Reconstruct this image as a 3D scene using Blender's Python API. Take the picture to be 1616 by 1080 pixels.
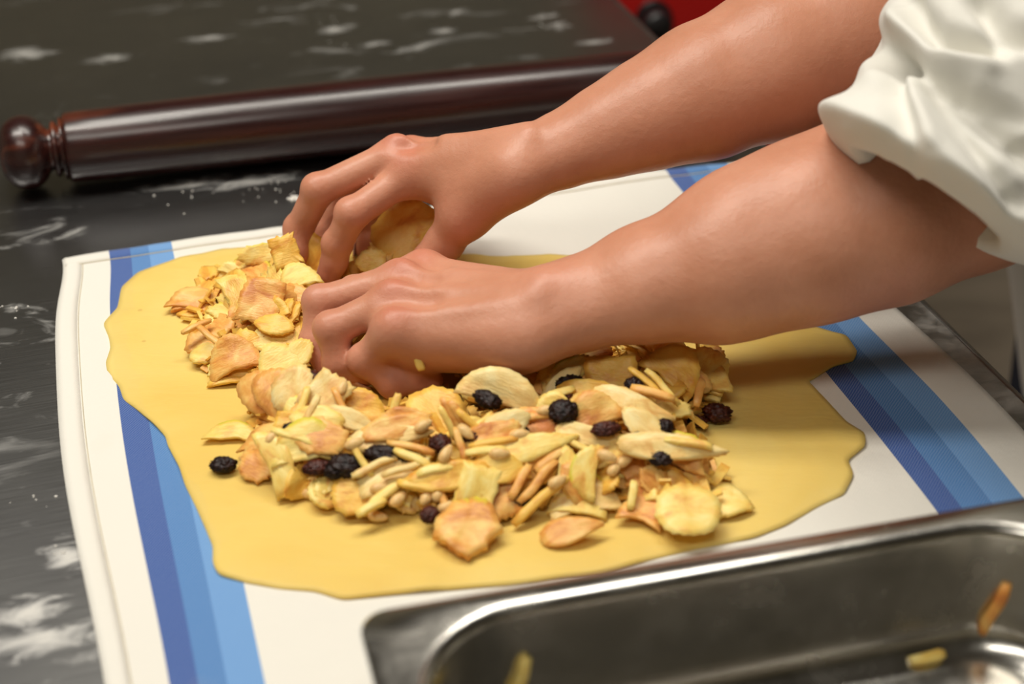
import bpy, bmesh, math, random
import numpy as np
from mathutils import Vector, Matrix, noise as mnoise

scene = bpy.context.scene
for o in list(bpy.data.objects):
    bpy.data.objects.remove(o)
C = scene.collection

# ------------------------------------------------------------------ camera
F, CX, CY = 2500.0, 808.0, 540.0
PIT, DIST = math.radians(33.0), 0.93
CAM = np.array([0, -DIST * math.cos(PIT), DIST * math.sin(PIT)])
FWD = np.array([0, math.cos(PIT), -math.sin(PIT)])
UPV = np.array([0, math.sin(PIT), math.cos(PIT)])
RTV = np.array([1.0, 0, 0])
cam_data = bpy.data.cameras.new('camera')
cam_data.sensor_width = 36.0
cam_data.lens = F / 1616.0 * 36.0
cam_data.clip_start = 0.02
cam_data.clip_end = 50
cam_data.dof.use_dof = True
cam_data.dof.focus_distance = 0.895
cam_data.dof.aperture_fstop = 4.5
cam = bpy.data.objects.new('camera', cam_data)
C.objects.link(cam)
cam.location = CAM
cam.rotation_euler = (math.pi / 2 - PIT, 0, 0)
scene.camera = cam

# ------------------------------------------------------------------ world, lamps, exposure
world = bpy.data.worlds.new('world')
scene.world = world
world.use_nodes = True
bgn = world.node_tree.nodes['Background']
bgn.inputs[0].default_value = (1.0, 0.94, 0.84, 1)
bgn.inputs[1].default_value = 0.12


def area_lamp(name, loc, target, sx, sy, power, col):
    d = bpy.data.lights.new(name, 'AREA')
    d.shape = 'RECTANGLE'
    d.size, d.size_y = sx, sy
    d.energy = power
    d.color = col
    o = bpy.data.objects.new(name, d)
    C.objects.link(o)
    o.location = loc
    o.rotation_euler = (Vector(target) - Vector(loc)).to_track_quat('-Z', 'Y').to_euler()
    return o


WARM = (1.0, 0.945, 0.85)
area_lamp('ceiling_lamp_left_offscreen', (-0.80, 0.05, 1.75), (-0.80, 0.05, 0), 1.2, 0.3, 21, WARM)
area_lamp('ceiling_lamp_back_offscreen', (0.00, 0.45, 1.75), (0.00, 0.45, 0), 1.2, 0.3, 15, WARM)
area_lamp('ceiling_lamp_front_offscreen', (-0.35, -1.10, 1.75), (-0.35, -1.10, 0), 1.2, 0.3, 10, WARM)
scene.view_settings.view_transform = 'Standard'
scene.view_settings.look = 'None'
scene.view_settings.gamma = 1.0
scene.view_settings.use_curve_mapping = False
scene.view_settings.exposure = 0.2


# ------------------------------------------------------------------ helpers
def nrm(v):
    v = np.asarray(v, float)
    return v / np.linalg.norm(v)


def ray(x, y):
    return nrm(FWD + RTV * (x - CX) / F - UPV * (y - CY) / F)


def P(x, y, z=0.0):
    d = ray(x, y)
    return CAM + d * (z - CAM[2]) / d[2]


TH = math.radians(17.5)
D2 = np.array([math.cos(TH), math.sin(TH), 0])     # across the table, towards the cook
D1 = np.array([-math.sin(TH), math.cos(TH), 0])    # along the table edge, away


def ST(s, t, z=0.0):
    return D2 * s + D1 * t + np.array([0, 0, z])


def lin(c):
    c = c / 255.0
    return c / 12.92 if c <= 0.04045 else ((c + 0.055) / 1.055) ** 2.4


def rgb(r, g, b):
    return (lin(r), lin(g), lin(b), 1)


def mesh_obj(name, verts, faces, mat, parent=None, smooth=True, kind=None):
    me = bpy.data.meshes.new(name)
    me.from_pydata([tuple(map(float, v)) for v in verts], [], [tuple(map(int, f)) for f in faces])
    me.update()
    if smooth:
        me.polygons.foreach_set('use_smooth', [True] * len(me.polygons))
    o = bpy.data.objects.new(name, me)
    if mat:
        me.materials.append(mat)
    C.objects.link(o)
    if parent:
        o.parent = parent
    if kind:
        o['kind'] = kind
    return o


def bm_obj(name, bm, mat, parent=None, smooth=False, kind=None):
    me = bpy.data.meshes.new(name)
    bm.to_mesh(me)
    bm.free()
    if smooth:
        me.polygons.foreach_set('use_smooth', [True] * len(me.polygons))
    o = bpy.data.objects.new(name, me)
    me.materials.append(mat)
    C.objects.link(o)
    if parent:
        o.parent = parent
    if kind:
        o['kind'] = kind
    return o


def empty(name, loc=(0, 0, 0), rz=0.0):
    o = bpy.data.objects.new(name, None)
    o.empty_display_size = 0.02
    C.objects.link(o)
    o.location = loc
    o.rotation_euler = (0, 0, rz)
    return o


def tag(o, label=None, cat=None, group=None, kind=None):
    if label:
        o['label'] = label
    if cat:
        o['category'] = cat
    if group:
        o['group'] = group
    if kind:
        o['kind'] = kind
    return o


def box_bm(x0, x1, y0, y1, z0, z1, bev=0.0, seg=2):
    bm = bmesh.new()
    vs = [bm.verts.new((x, y, z)) for x in (x0, x1) for y in (y0, y1) for z in (z0, z1)]
    for f in ((0, 1, 3, 2), (4, 6, 7, 5), (0, 4, 5, 1), (2, 3, 7, 6), (0, 2, 6, 4), (1, 5, 7, 3)):
        bm.faces.new([vs[i] for i in f])
    bmesh.ops.recalc_face_normals(bm, faces=bm.faces)
    if bev:
        bmesh.ops.bevel(bm, geom=list(bm.edges), offset=bev, segments=seg, affect='EDGES', profile=0.5)
    return bm


def catmull(pts, n):
    pts = [np.asarray(p, float) for p in pts]
    pts = [2 * pts[0] - pts[1]] + pts + [2 * pts[-1] - pts[-2]]
    out = []
    m = len(pts) - 3
    for i in range(n):
        u = i / (n - 1) * m
        k = min(int(u), m - 1)
        t = u - k
        a, b, c, d = pts[k:k + 4]
        out.append(0.5 * (2 * b + (c - a) * t + (2 * a - 5 * b + 4 * c - d) * t * t + (3 * b - a - 3 * c + d) * t ** 3))
    return np.array(out)


def tube(path, radii, seg=16, caps=True):
    path = np.asarray(path, float)
    n = len(path)
    vs, fs = [], []
    ref = np.array([0, 0, 1.0])
    for i in range(n):
        t = nrm(path[min(i + 1, n - 1)] - path[max(i - 1, 0)])
        if abs(t @ ref) > 0.95:
            ref = np.array([1.0, 0, 0])
        a = nrm(np.cross(ref, t))
        b = np.cross(t, a)
        for k in range(seg):
            an = 2 * math.pi * k / seg
            vs.append(path[i] + radii[i] * (a * math.cos(an) + b * math.sin(an)))
    for i in range(n - 1):
        for k in range(seg):
            k2 = (k + 1) % seg
            fs.append((i * seg + k, i * seg + k2, (i + 1) * seg + k2, (i + 1) * seg + k))
    if caps:
        fs.append(tuple(reversed(range(seg))))
        fs.append(tuple((n - 1) * seg + k for k in range(seg)))
    return vs, fs


def lathe(profile, seg=48):
    """profile: (x along axis, radius); axis = local X"""
    vs, fs = [], []
    n = len(profile)
    for x, r in profile:
        for k in range(seg):
            a = 2 * math.pi * k / seg
            vs.append((x, r * math.cos(a), r * math.sin(a)))
    for i in range(n - 1):
        for k in range(seg):
            k2 = (k + 1) % seg
            fs.append((i * seg + k, (i + 1) * seg + k, (i + 1) * seg + k2, i * seg + k2))
    return vs, fs


def vnoise(x, y, z=0.0):
    return mnoise.noise((x, y, z))


# ------------------------------------------------------------------ materials
class NT:
    def __init__(self, name):
        self.m = bpy.data.materials.new(name)
        self.m.use_nodes = True
        self.t = self.m.node_tree
        self.b = self.t.nodes['Principled BSDF']
        self.out = self.t.nodes['Material Output']

    def n(self, kind, **kw):
        nd = self.t.nodes.new(kind)
        for k, v in kw.items():
            setattr(nd, k, v)
        return nd

    def l(self, a, b):
        self.t.links.new(a, b)

    def coord(self, which='Object'):
        return self.n('ShaderNodeTexCoord').outputs[which]

    def noise(self, vec, scale, detail=3, rough=0.55, dist=0.0):
        nd = self.n('ShaderNodeTexNoise')
        nd.inputs['Scale'].default_value = scale
        nd.inputs['Detail'].default_value = detail
        nd.inputs['Roughness'].default_value = rough
        nd.inputs['Distortion'].default_value = dist
        self.l(vec, nd.inputs['Vector'])
        return nd.outputs['Fac']

    def mapping(self, vec, scale=(1, 1, 1), rot=(0, 0, 0), loc=(0, 0, 0)):
        nd = self.n('ShaderNodeMapping')
        nd.inputs['Scale'].default_value = scale
        nd.inputs['Rotation'].default_value = rot
        nd.inputs['Location'].default_value = loc
        self.l(vec, nd.inputs['Vector'])
        return nd.outputs[0]

    def ramp(self, fac, stops, interp='LINEAR'):
        nd = self.n('ShaderNodeValToRGB')
        nd.color_ramp.interpolation = interp
        els = nd.color_ramp.elements
        while len(els) < len(stops):
            els.new(0.5)
        for e, (p, c) in zip(els, stops):
            e.position = p
            e.color = c
        self.l(fac, nd.inputs[0])
        return nd.outputs[0]

    def math(self, op, a, b=None, clamp=False):
        nd = self.n('ShaderNodeMath', operation=op, use_clamp=clamp)
        for i, v in enumerate((a, b)):
            if v is None:
                continue
            if isinstance(v, (int, float)):
                nd.inputs[i].default_value = v
            else:
                self.l(v, nd.inputs[i])
        return nd.outputs[0]

    def mix(self, fac, a, b, mode='MIX'):
        nd = self.n('ShaderNodeMix', data_type='RGBA', blend_type=mode)
        for i, v in ((0, fac), (6, a), (7, b)):
            if isinstance(v, (int, float, tuple)):
                nd.inputs[i].default_value = v
            else:
                self.l(v, nd.inputs[i])
        return nd.outputs[2]

    def bump(self, h, strength=0.3, dist=0.001, chain=None):
        nd = self.n('ShaderNodeBump')
        nd.inputs['Strength'].default_value = strength
        nd.inputs['Distance'].default_value = dist
        self.l(h, nd.inputs['Height'])
        if chain is not None:
            self.l(chain, nd.inputs['Normal'])
        self.l(nd.outputs[0], self.b.inputs['Normal'])
        return nd.outputs[0]

    def set(self, **kw):
        names = dict(base='Base Color', rough='Roughness', metal='Metallic', spec='Specular IOR Level',
                     sss='Subsurface Weight', sssr='Subsurface Radius', ssss='Subsurface Scale',
                     coat='Coat Weight', coatr='Coat Roughness', aniso='Anisotropic', sheen='Sheen Weight',
                     trans='Transmission Weight')
        for k, v in kw.items():
            s = self.b.inputs[names[k]]
            if isinstance(v, bpy.types.NodeSocket):
                self.l(v, s)
            else:
                s.default_value = v
        return self


M = {}


def mk_skin():
    t = NT('skin')
    co = t.coord()
    at = t.n('ShaderNodeAttribute', attribute_name='red')
    n1 = t.noise(co, 28, 4)
    base = t.ramp(n1, [(0.3, rgb(197, 136, 106)), (0.7, rgb(214, 154, 126))])
    n2 = t.noise(co, 160, 3)
    base = t.mix(t.math('MULTIPLY', n2, 0.35), base, rgb(190, 124, 98))
    base = t.mix(t.math('MULTIPLY', at.outputs['Fac'], 0.55), base, rgb(200, 114, 92))
    t.set(base=base, rough=0.42, spec=0.42, sss=0.18, sssr=(1.0, 0.35, 0.2), ssss=0.006)
    v = t.n('ShaderNodeTexVoronoi', feature='DISTANCE_TO_EDGE')
    v.inputs['Scale'].default_value = 620
    t.l(co, v.inputs['Vector'])
    b1 = t.bump(v.outputs['Distance'], 0.10, 0.0006)
    t.bump(t.noise(co, 240, 3), 0.25, 0.0012, b1)
    return t.m


def mk_cloth_white():
    t = NT('white_cotton')
    co = t.coord()
    base = t.ramp(t.noise(co, 9, 3), [(0.3, rgb(220, 218, 210)), (0.7, rgb(229, 227, 219))])
    t.set(base=base, rough=0.85, spec=0.15, sheen=0.15)
    b = t.bump(t.noise(co, 900, 2), 0.12, 0.0005)
    t.bump(t.noise(co, 60, 3), 0.25, 0.002, b)
    return t.m


def mk_towel():
    t = NT('striped_towel')
    uv = t.coord('UV')
    sep = t.n('ShaderNodeSeparateXYZ')
    t.l(uv, sep.inputs[0])
    u = sep.outputs[0]                       # metres across the towel
    W, A, B, L = rgb(230, 227, 218), rgb(38, 78, 152), rgb(66, 122, 184), rgb(98, 150, 208)
    R = 0.5

    def q(x):
        return x
    st = [(0.0, W), (0.0325 / R, A), (0.0475 / R, B), (0.0625 / R, L), (0.0785 / R, W),
          (0.4205 / R, A), (0.4350 / R, B), (0.4500 / R, L), (0.4665 / R, W)]
    base = t.ramp(t.math('DIVIDE', u, R), st, 'CONSTANT')
    # diagonal twill threads of the coloured stripes
    tw = t.n('ShaderNodeTexWave', wave_type='BANDS', bands_direction='DIAGONAL')
    tw.inputs['Scale'].default_value = 330
    tw.inputs['Distortion'].default_value = 1.5
    tw.inputs['Detail'].default_value = 2
    t.l(uv, tw.inputs['Vector'])
    white = t.ramp(t.math('DIVIDE', u, R), [(p, (0, 0, 0, 1) if c == W else (1, 1, 1, 1)) for p, c in st], 'CONSTANT')
    f = t.math('MULTIPLY', t.math('MULTIPLY', tw.outputs['Fac'], 0.20), white)
    base = t.mix(f, base, rgb(210, 222, 238))
    stain = t.ramp(t.noise(uv, 7, 4), [(0.60, (0, 0, 0, 1)), (0.80, (1, 1, 1, 1))])
    base = t.mix(t.math('MULTIPLY', stain, 0.22), base, rgb(205, 185, 150))
    t.set(base=base, rough=0.92, spec=0.1, sheen=0.2)
    b = t.bump(tw.outputs['Fac'], 0.12, 0.0006)
    t.bump(t.noise(uv, 55, 3), 0.25, 0.0025, b)
    return t.m


def mk_dough():
    t = NT('egg_dough')
    co = t.coord()
    n1 = t.noise(co, 11, 4, 0.5, 0.6)
    base = t.ramp(n1, [(0.25, rgb(240, 202, 104)), (0.5, rgb(247, 213, 118)), (0.75, rgb(250, 222, 134))])
    sp = t.n('ShaderNodeTexVoronoi')
    sp.inputs['Scale'].default_value = 28
    t.l(co, sp.inputs['Vector'])
    spots = t.ramp(sp.outputs['Distance'], [(0.028, (1, 1, 1, 1)), (0.05, (0, 0, 0, 1))])
    base = t.mix(t.math('MULTIPLY', spots, 0.35), base, rgb(190, 140, 70))
    t.set(base=base, rough=0.5, spec=0.28, sss=0.15, sssr=(1, 0.75, 0.3), ssss=0.004)
    b = t.bump(t.noise(t.mapping(co, (1, 3.5, 1), (0, 0, -0.35)), 22, 4, 0.55, 0.8), 0.22, 0.004)
    t.bump(t.noise(co, 260, 3), 0.08, 0.001, b)
    tr = t.n('ShaderNodeBsdfTransparent')
    mx = t.n('ShaderNodeMixShader')
    mx.inputs[0].default_value = 0.15          # raw dough rolled so thin that the stripes show through
    t.l(t.b.outputs[0], mx.inputs[1])
    t.l(tr.outputs[0], mx.inputs[2])
    t.l(mx.outputs[0], t.out.inputs[0])
    return t.m


def mk_apple(name, c0, c1, c2, peel=None):
    t = NT(name)
    co = t.coord()
    inf = t.n('ShaderNodeObjectInfo')
    off = t.n('ShaderNodeVectorMath', operation='ADD')
    cmb = t.n('ShaderNodeCombineXYZ')
    t.l(t.math('MULTIPLY', inf.outputs['Random'], 7.0), cmb.inputs[0])
    t.l(co, off.inputs[0])
    t.l(cmb.outputs[0], off.inputs[1])
    v = off.outputs[0]
    n1 = t.noise(t.mapping(v, (1, 1.6, 1)), 62, 4, 0.6, 0.6)
    base = t.ramp(n1, [(0.33, c0), (0.48, c1), (0.66, c2)])
    base = t.mix(t.math('MULTIPLY', inf.outputs['Random'], 0.25), base, t.mix(0.5, c1, c2))
    at = t.n('ShaderNodeAttribute', attribute_name='peel')
    if peel:
        base = t.mix(at.outputs['Fac'], base, peel)
    t.set(base=base, rough=0.38, spec=0.4, sss=0.12, sssr=(1, 0.7, 0.3), ssss=0.003)
    b = t.bump(t.noise(t.mapping(v, (1, 4, 1)), 260, 3), 0.28, 0.0014)
    t.bump(t.noise(v, 900, 2), 0.12, 0.0006, b)
    return t.m


def mk_raisin(name, c0, c1):
    t = NT(name)
    co = t.coord()
    base = t.ramp(t.noise(co, 300, 3), [(0.35, c0), (0.7, c1)])
    t.set(base=base, rough=0.42, spec=0.35)
    t.bump(t.noise(co, 700, 3), 0.5, 0.0012)
    return t.m


def mk_nut():
    t = NT('pine_nut')
    co = t.coord()
    t.set(base=t.ramp(t.noise(co, 200, 3), [(0.3, rgb(226, 180, 112)), (0.7, rgb(243, 212, 150))]), rough=0.4, spec=0.4,
          sss=0.1, ssss=0.003)
    return t.m


def mk_wood():
    t = NT('dark_mahogany')
    co = t.coord()
    v = t.mapping(co, (0.6, 9, 9))
    n1 = t.noise(v, 9, 5, 0.6, 0.4)
    base = t.ramp(n1, [(0.3, rgb(30, 12, 12)), (0.55, rgb(46, 18, 16)), (0.75, rgb(66, 28, 21))])
    wear = t.ramp(t.noise(t.mapping(co, (0.5, 2.2, 2.2), (0, 0, 0), (0.23, 0, 0)), 13, 3), [(0.63, (0, 0, 0, 1)), (0.75, (1, 1, 1, 1))])
    base = t.mix(t.math('MULTIPLY', wear, 0.7), base, rgb(132, 66, 40))
    t.set(base=base, rough=t.ramp(t.noise(v, 22, 3), [(0.3, (0.22,) * 3 + (1,)), (0.7, (0.36,) * 3 + (1,))]), spec=0.5,
          coat=0.35, coatr=0.22)
    t.bump(n1, 0.12, 0.001)
    return t.m


def mk_worktop():
    t = NT('brushed_steel_worktop')
    co = t.coord()
    v = t.mapping(co, (2.0, 90, 1), (0, 0, 0))
    br = t.noise(v, 9, 4, 0.6)
    steel = t.ramp(t.noise(co, 5, 4), [(0.3, rgb(150, 150, 151)), (0.7, rgb(172, 172, 170))])
    # flour smeared on the steel
    f1 = t.noise(t.mapping(co, (1.0, 2.4, 1), (0, 0, 0.5)), 13, 5, 0.62, 0.9)
    f2 = t.noise(co, 3.2, 2)
    fl = t.math('MULTIPLY', t.ramp(f1, [(0.58, (0, 0, 0, 1)), (0.76, (1, 1, 1, 1))]),
                t.ramp(f2, [(0.38, (0, 0, 0, 1)), (0.60, (1, 1, 1, 1))]))
    sc = t.ramp(t.noise(t.mapping(co, (7, 60, 1), (0, 0, 0.3)), 7, 3, 0.6), [(0.70, (0, 0, 0, 1)), (0.80, (1, 1, 1, 1))])
    fl2 = t.math('MULTIPLY', sc, 0.30)
    fl = t.math('MULTIPLY', fl, 0.60)
    fl = t.math('MAXIMUM', fl, fl2)
    # single smears where dough was dusted, and the powdered strip along the cook's edge
    blot = None
    for px, py, rs, rt in ((528, 46, .022, .012), (715, 20, .02, .010), (880, 42, .014, .014), (940, 66, .022, .009), (170, 92, .03, .012), (40, 85, .03, .02),
                           (590, 70, .02, .008), (700, 50, .02, .01), (105, 880, .016, .022), (35, 968, .03, .014), (70, 1010, .04, .014), (20, 486, .010, .008), (330, 60, .03, .01),
                           (466, 312, .010, .006), (400, 285, .05, .012), (290, 293, .05, .010), (860, 25, .02, .01), (1540, 560, .035, .06), (1480, 505, .03, .05), (1600, 620, .03, .05)):
        w = P(px, py, 0)
        sx, sy = float(w @ D2) + 0.0, float(w @ D1)
        dv_ = t.n('ShaderNodeVectorMath', operation='LENGTH')
        t.l(t.mapping(co, (1 / rs, 1 / rt, 0), (0, 0, 0), (-sx / rs, -sy / rt, 0)), dv_.inputs[0])
        g_ = t.math('SUBTRACT', 1.0, dv_.outputs['Value'], True)
        blot = g_ if blot is None else t.math('MAXIMUM', blot, g_)
    br2 = t.noise(t.mapping(co, (1.0, 2.0, 1), (0, 0, 0.6)), 42, 5, 0.66, 1.2)
    bl = t.ramp(t.math('ADD', t.math('MULTIPLY', blot, 0.42), br2), [(0.60, (0, 0, 0, 1)), (1.0, (1, 1, 1, 1))])
    fl = t.math('MAXIMUM', fl, t.math('MULTIPLY', t.math('MULTIPLY', bl, 0.62), t.math('GREATER_THAN', blot, 0.001)))
    base = t.mix(fl, steel, rgb(225, 222, 214))
    t.set(base=base, metal=t.math('SUBTRACT', 1.0, fl, True),
          rough=t.math('ADD', t.math('MULTIPLY', br, 0.12), t.math('MULTIPLY_ADD' if False else 'ADD', t.math('MULTIPLY', fl, 0.5), 0.24)),
          aniso=0.3)
    t.bump(br, 0.05, 0.0006)
    return t.m


def mk_pan():
    t = NT('stainless_pan')
    co = t.coord()
    sm = t.ramp(t.noise(co, 30, 5, 0.65, 0.6), [(0.45, (0, 0, 0, 1)), (0.75, (1, 1, 1, 1))])
    base = t.mix(t.math('MULTIPLY', sm, 0.25), rgb(204, 201, 194), rgb(182, 175, 160))
    t.set(base=base, metal=1.0, rough=t.math('ADD', t.math('MULTIPLY', sm, 0.12), 0.20))
    t.bump(t.noise(co, 9, 3), 0.10, 0.004)
    return t.m


def mk_plain(name, c, rough=0.5, metal=0.0, nscale=20, amt=0.12, spec=0.5):
    t = NT(name)
    co = t.coord()
    n1 = t.noise(co, nscale, 4)
    d = tuple(x * (1 - amt) for x in c[:3]) + (1,)
    e = tuple(min(1, x * (1 + amt)) for x in c[:3]) + (1,)
    t.set(base=t.ramp(n1, [(0.3, d), (0.7, e)]), rough=rough, metal=metal, spec=spec)
    return t.m


def mk_floor():
    t = NT('floor_beige')
    co = t.coord()
    n1 = t.noise(t.mapping(co, (1, 5, 1), (0, 0, 0.8)), 4, 4, 0.6, 0.5)
    t.set(base=t.ramp(n1, [(0.3, rgb(150, 138, 124)), (0.7, rgb(186, 172, 155))]), rough=0.4)
    return t.m


M['skin'] = mk_skin()
M['white'] = mk_cloth_white()
M['towel'] = mk_towel()
M['dough'] = mk_dough()
YP = rgb(214, 204, 60)
M['apple_pale'] = mk_apple('apple_pale', rgb(228, 166, 76), rgb(246, 210, 110), rgb(250, 228, 146), YP)
M['apple_gold'] = mk_apple('apple_gold', rgb(216, 142, 52), rgb(240, 188, 80), rgb(248, 210, 110), YP)
M['apple_brown'] = mk_apple('apple_brown', rgb(200, 118, 52), rgb(232, 166, 82), rgb(246, 206, 122), YP)
M['apple_white'] = mk_apple('apple_white', rgb(226, 174, 98), rgb(242, 208, 132), rgb(250, 230, 168), YP)
M['raisin_black'] = mk_raisin('raisin_black', rgb(20, 11, 10), rgb(50, 26, 21))
M['raisin_brown'] = mk_raisin('raisin_brown', rgb(52, 20, 16), rgb(98, 46, 32))
M['nut'] = mk_nut()
M['wood'] = mk_wood()
M['worktop'] = mk_worktop()
M['pan'] = mk_pan()
M['floor'] = mk_floor()
M['wall'] = mk_plain('wall_paint', rgb(196, 190, 168), 0.7, 0, 3, 0.06)
M['ceil'] = mk_plain('ceiling_paint', rgb(120, 120, 118), 0.8, 0, 3, 0.04)
M['red'] = mk_plain('red_enamel', rgb(176, 14, 14), 0.35, 0, 6, 0.08)
M['black'] = mk_plain('black_plastic', rgb(22, 20, 22), 0.4)
M['leg'] = mk_plain('steel_leg', rgb(160, 160, 158), 0.35, 1.0)
M['flour'] = mk_plain('flour', rgb(232, 229, 222), 0.9, 0, 60, 0.04, 0.1)
M['trouser'] = mk_plain('dark_trouser', rgb(44, 46, 54), 0.9, 0, 40, 0.12, 0.1)
M['thread'] = mk_plain('seam_thread', rgb(205, 196, 172), 0.9, 0, 90, 0.1, 0.1)
M['hair'] = mk_plain('dark_hair', rgb(42, 28, 20), 0.5, 0, 120, 0.3)
M['eye'] = mk_plain('eye_white', rgb(230, 226, 220), 0.2, 0, 30, 0.03)
M['nail'] = mk_plain('fingernail', rgb(222, 172, 150), 0.3, 0, 60, 0.04)

# ------------------------------------------------------------------ setting
FLZ = -0.90
b = box_bm(-3.2, 3.2, -2.6, 3.0, FLZ - 0.05, FLZ)
tag(bm_obj('floor', b, M['floor'], kind='structure'), 'beige grey kitchen floor below the worktop edge', 'floor')
b = box_bm(-3.2, 3.2, 3.0, 3.1, FLZ, 1.9)
tag(bm_obj('wall_back', b, M['wall'], kind='structure'), 'plain olive grey kitchen wall behind the worktop', 'wall')

b = box_bm(-3.2, 3.2, -2.7, -2.6, FLZ, 1.9)
tag(bm_obj('wall_front', b, M['wall'], kind='structure'), 'plain olive grey kitchen wall behind the viewer', 'wall')
for nm, x0 in (('wall_left', -3.3), ('wall_right', 3.2)):
    b = box_bm(x0, x0 + 0.1, -2.7, 3.1, FLZ, 1.9)
    tag(bm_obj(nm, b, M['wall'], kind='structure'), 'plain olive grey kitchen wall at the %s' % ('worktop side' if x0 < 0 else 'side behind the cook'), 'wall')
b = box_bm(-3.3, 3.3, -2.7, 3.1, 1.9, 2.0)
tag(bm_obj('ceiling', b, M['ceil'], kind='structure'), 'plain grey kitchen ceiling above the lamps', 'ceiling')

# worktop
tb = empty('steel_worktop', ST(-0.3, 0.1, FLZ), TH)
tag(tb, 'dark brushed steel worktop dusted with flour under towel and rolling pin', 'table')
S0, S1, T0, T1 = -1.15, 0.253, -0.95, 0.76


def loc(o, s0=-0.3, t0=0.1):
    """mesh given in (s, t, z - floor) shifted into the worktop's own frame"""
    o.location = (-s0, -t0, -FLZ)
    return o


top = box_bm(S0, S1 - 0.0015, T0, T1, -0.04, 0.0)
loc(bm_obj('table_top', top, M['worktop'], tb))
for nm, (a, b_, c, d) in (('edge_strip', (S1 - 0.0015, S1 + 0.0015, T0, T1)), ('edge_strip', (S0 - 0.003, S0, T0, T1))):
    loc(bm_obj(nm, box_bm(a, b_, c, d, -0.042, 0.0009, 0.0006, 2), M['leg'], tb))
for s in (S0 + 0.06, S1 - 0.06):
    for t_ in (T0 + 0.06, T1 - 0.06):
        loc(bm_obj('leg', box_bm(s - 0.02, s + 0.02, t_ - 0.02, t_ + 0.02, FLZ, -0.04, 0.004), M['leg'], tb))

# red machine beyond the table edge
rm = empty('red_machine', (0.225, 1.08, FLZ), math.radians(6))
tag(rm, 'red enamelled kitchen machine with a black knob beyond the worktop edge', 'machine')
bm_obj('housing', box_bm(-0.16, 0.16, -0.25, 0.25, 0.06, 1.0, 0.02, 4), M['red'], rm, True)
bm_obj('lid', box_bm(-0.166, 0.166, -0.256, 0.256, 0.985, 1.03, 0.012, 3), M['red'], rm, True)
bm_obj('base', box_bm(-0.14, 0.14, -0.22, 0.22, 0.0, 0.07, 0.01, 2), M['black'], rm)
vs, fs = lathe([(0, 0.013), (0.012, 0.013), (0.014, 0.017), (0.028, 0.016), (0.032, 0.012), (0.033, 0.0005)], 24)
kn = mesh_obj('knob', vs, fs, M['black'], rm)
kn.rotation_euler = (0, 0, -math.pi / 2)
kn.location = (-0.101, -0.249, 0.778)
vs, fs = lathe([(0, 0.020), (0.003, 0.020), (0.0035, 0.018), (0.0036, 0.0005)], 24)
kp = mesh_obj('knob_plate', vs, fs, M['black'], rm)
kp.rotation_euler = (0, 0, -math.pi / 2)
kp.location = (-0.101, -0.2495, 0.778)

# ------------------------------------------------------------------ towel
TW0, TW1, TT1, TT0 = -0.256, 0.236, 0.172, -0.47


def towel_pt(u, v):
    """u metres from left hem, v metres from top hem"""
    wid = TW1 - TW0
    s = TW0 + u * (1.0 + 0.0)
    t_ = TT1 - v
    # left hem is drawn in near the far corner, the whole cloth skews slightly towards the front
    fl = max(0.0, 1 - u / 0.08)
    s += 0.010 * fl * math.exp(-(v / 0.05) ** 2) + 0.003 * math.sin(v * 17 + 1.0) * fl
    s -= v * (0.012 + 0.016 * min(1, u / 0.05, (wid - u) / 0.05)) - 0.012 * v * fl
    fr = max(0.0, 1 - (wid - u) / 0.10)
    s += 0.0035 * math.sin(v * 23 + 0.6) * fr
    t_ += 0.003 * math.sin(u * 21 + 0.5) * math.exp(-v / 0.03) + 0.002 * vnoise(u * 30, 3.1) * math.exp(-v / 0.02)
    edge = min(u, wid - u, v)
    z = 0.0016 + 0.0016 * max(0, vnoise(u * 11, v * 7, 4.2)) + 0.0012 * max(0.0, vnoise(u * 26 + 9, v * 15, 1.7))
    return ST(s, t_, z)


wid = TW1 - TW0
NU, NV = 150, 170
tv, tf, tuv = [], [], []
for j in range(NV + 1):
    for i in range(NU + 1):
        u, v = wid * i / NU, (TT1 - TT0) * j / NV
        tv.append(towel_pt(u, v))
        tuv.append((u, v))
for j in range(NV):
    for i in range(NU):
        a = j * (NU + 1) + i
        tf.append((a, a + NU + 1, a + NU + 2, a + 1))
tw = empty('kitchen_towel', ST(0, -0.1, 0), 0)
tag(tw, 'white cotton towel with blue side stripes spread under the dough', 'towel')


def towel_mesh(name, vs, fs, uvs, thick, mat=None):
    o = mesh_obj(name, [np.asarray(p) - ST(0, -0.1, 0) for p in vs], fs, mat or M['towel'], tw)
    lay = o.data.uv_layers.new(name='UVMap')
    for lp in o.data.loops:
        lay.data[lp.index].uv = uvs[lp.vertex_index]
    md = o.modifiers.new('thickness', 'SOLIDIFY')
    md.thickness = thick
    md.offset = 1
    return o


towel_mesh('cloth', tv, tf, tuv, 0.0011)
# folded hems: a double layer along the far and left edges with a stitched line
hv, hf, hu = [], [], []
HW = 0.010
for i in range(NU + 1):
    for j in range(4):
        u, v = wid * i / NU, -0.0012 + (HW + 0.0012) * j / 3
        p = towel_pt(u, max(v, 0))
        p = p + D1 * max(-v, 0) + np.array([0, 0, 0.0010 if 0 < j < 3 else (0.0001 if j == 3 else 0.0)])
        hv.append(p)
        hu.append((u, v))
for i in range(NU):
    for j in range(3):
        a = i * 4 + j
        hf.append((a, a + 1, a + 5, a + 4))
hem_far = towel_mesh('hem', hv, hf, hu, 0.0013)
hv, hf, hu = [], [], []
for i in range(NV + 1):
    for j in range(4):
        u, v = -0.001 + 0.013 * j / 3, (TT1 - TT0) * i / NV
        p = towel_pt(max(u, 0), v) + D2 * min(u, 0)
        p = p + np.array([0, 0, 0.0007 if 0 < j < 3 else (0.0001 if j == 3 else 0.0)])
        hv.append(p)
        hu.append((u, v))
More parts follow.
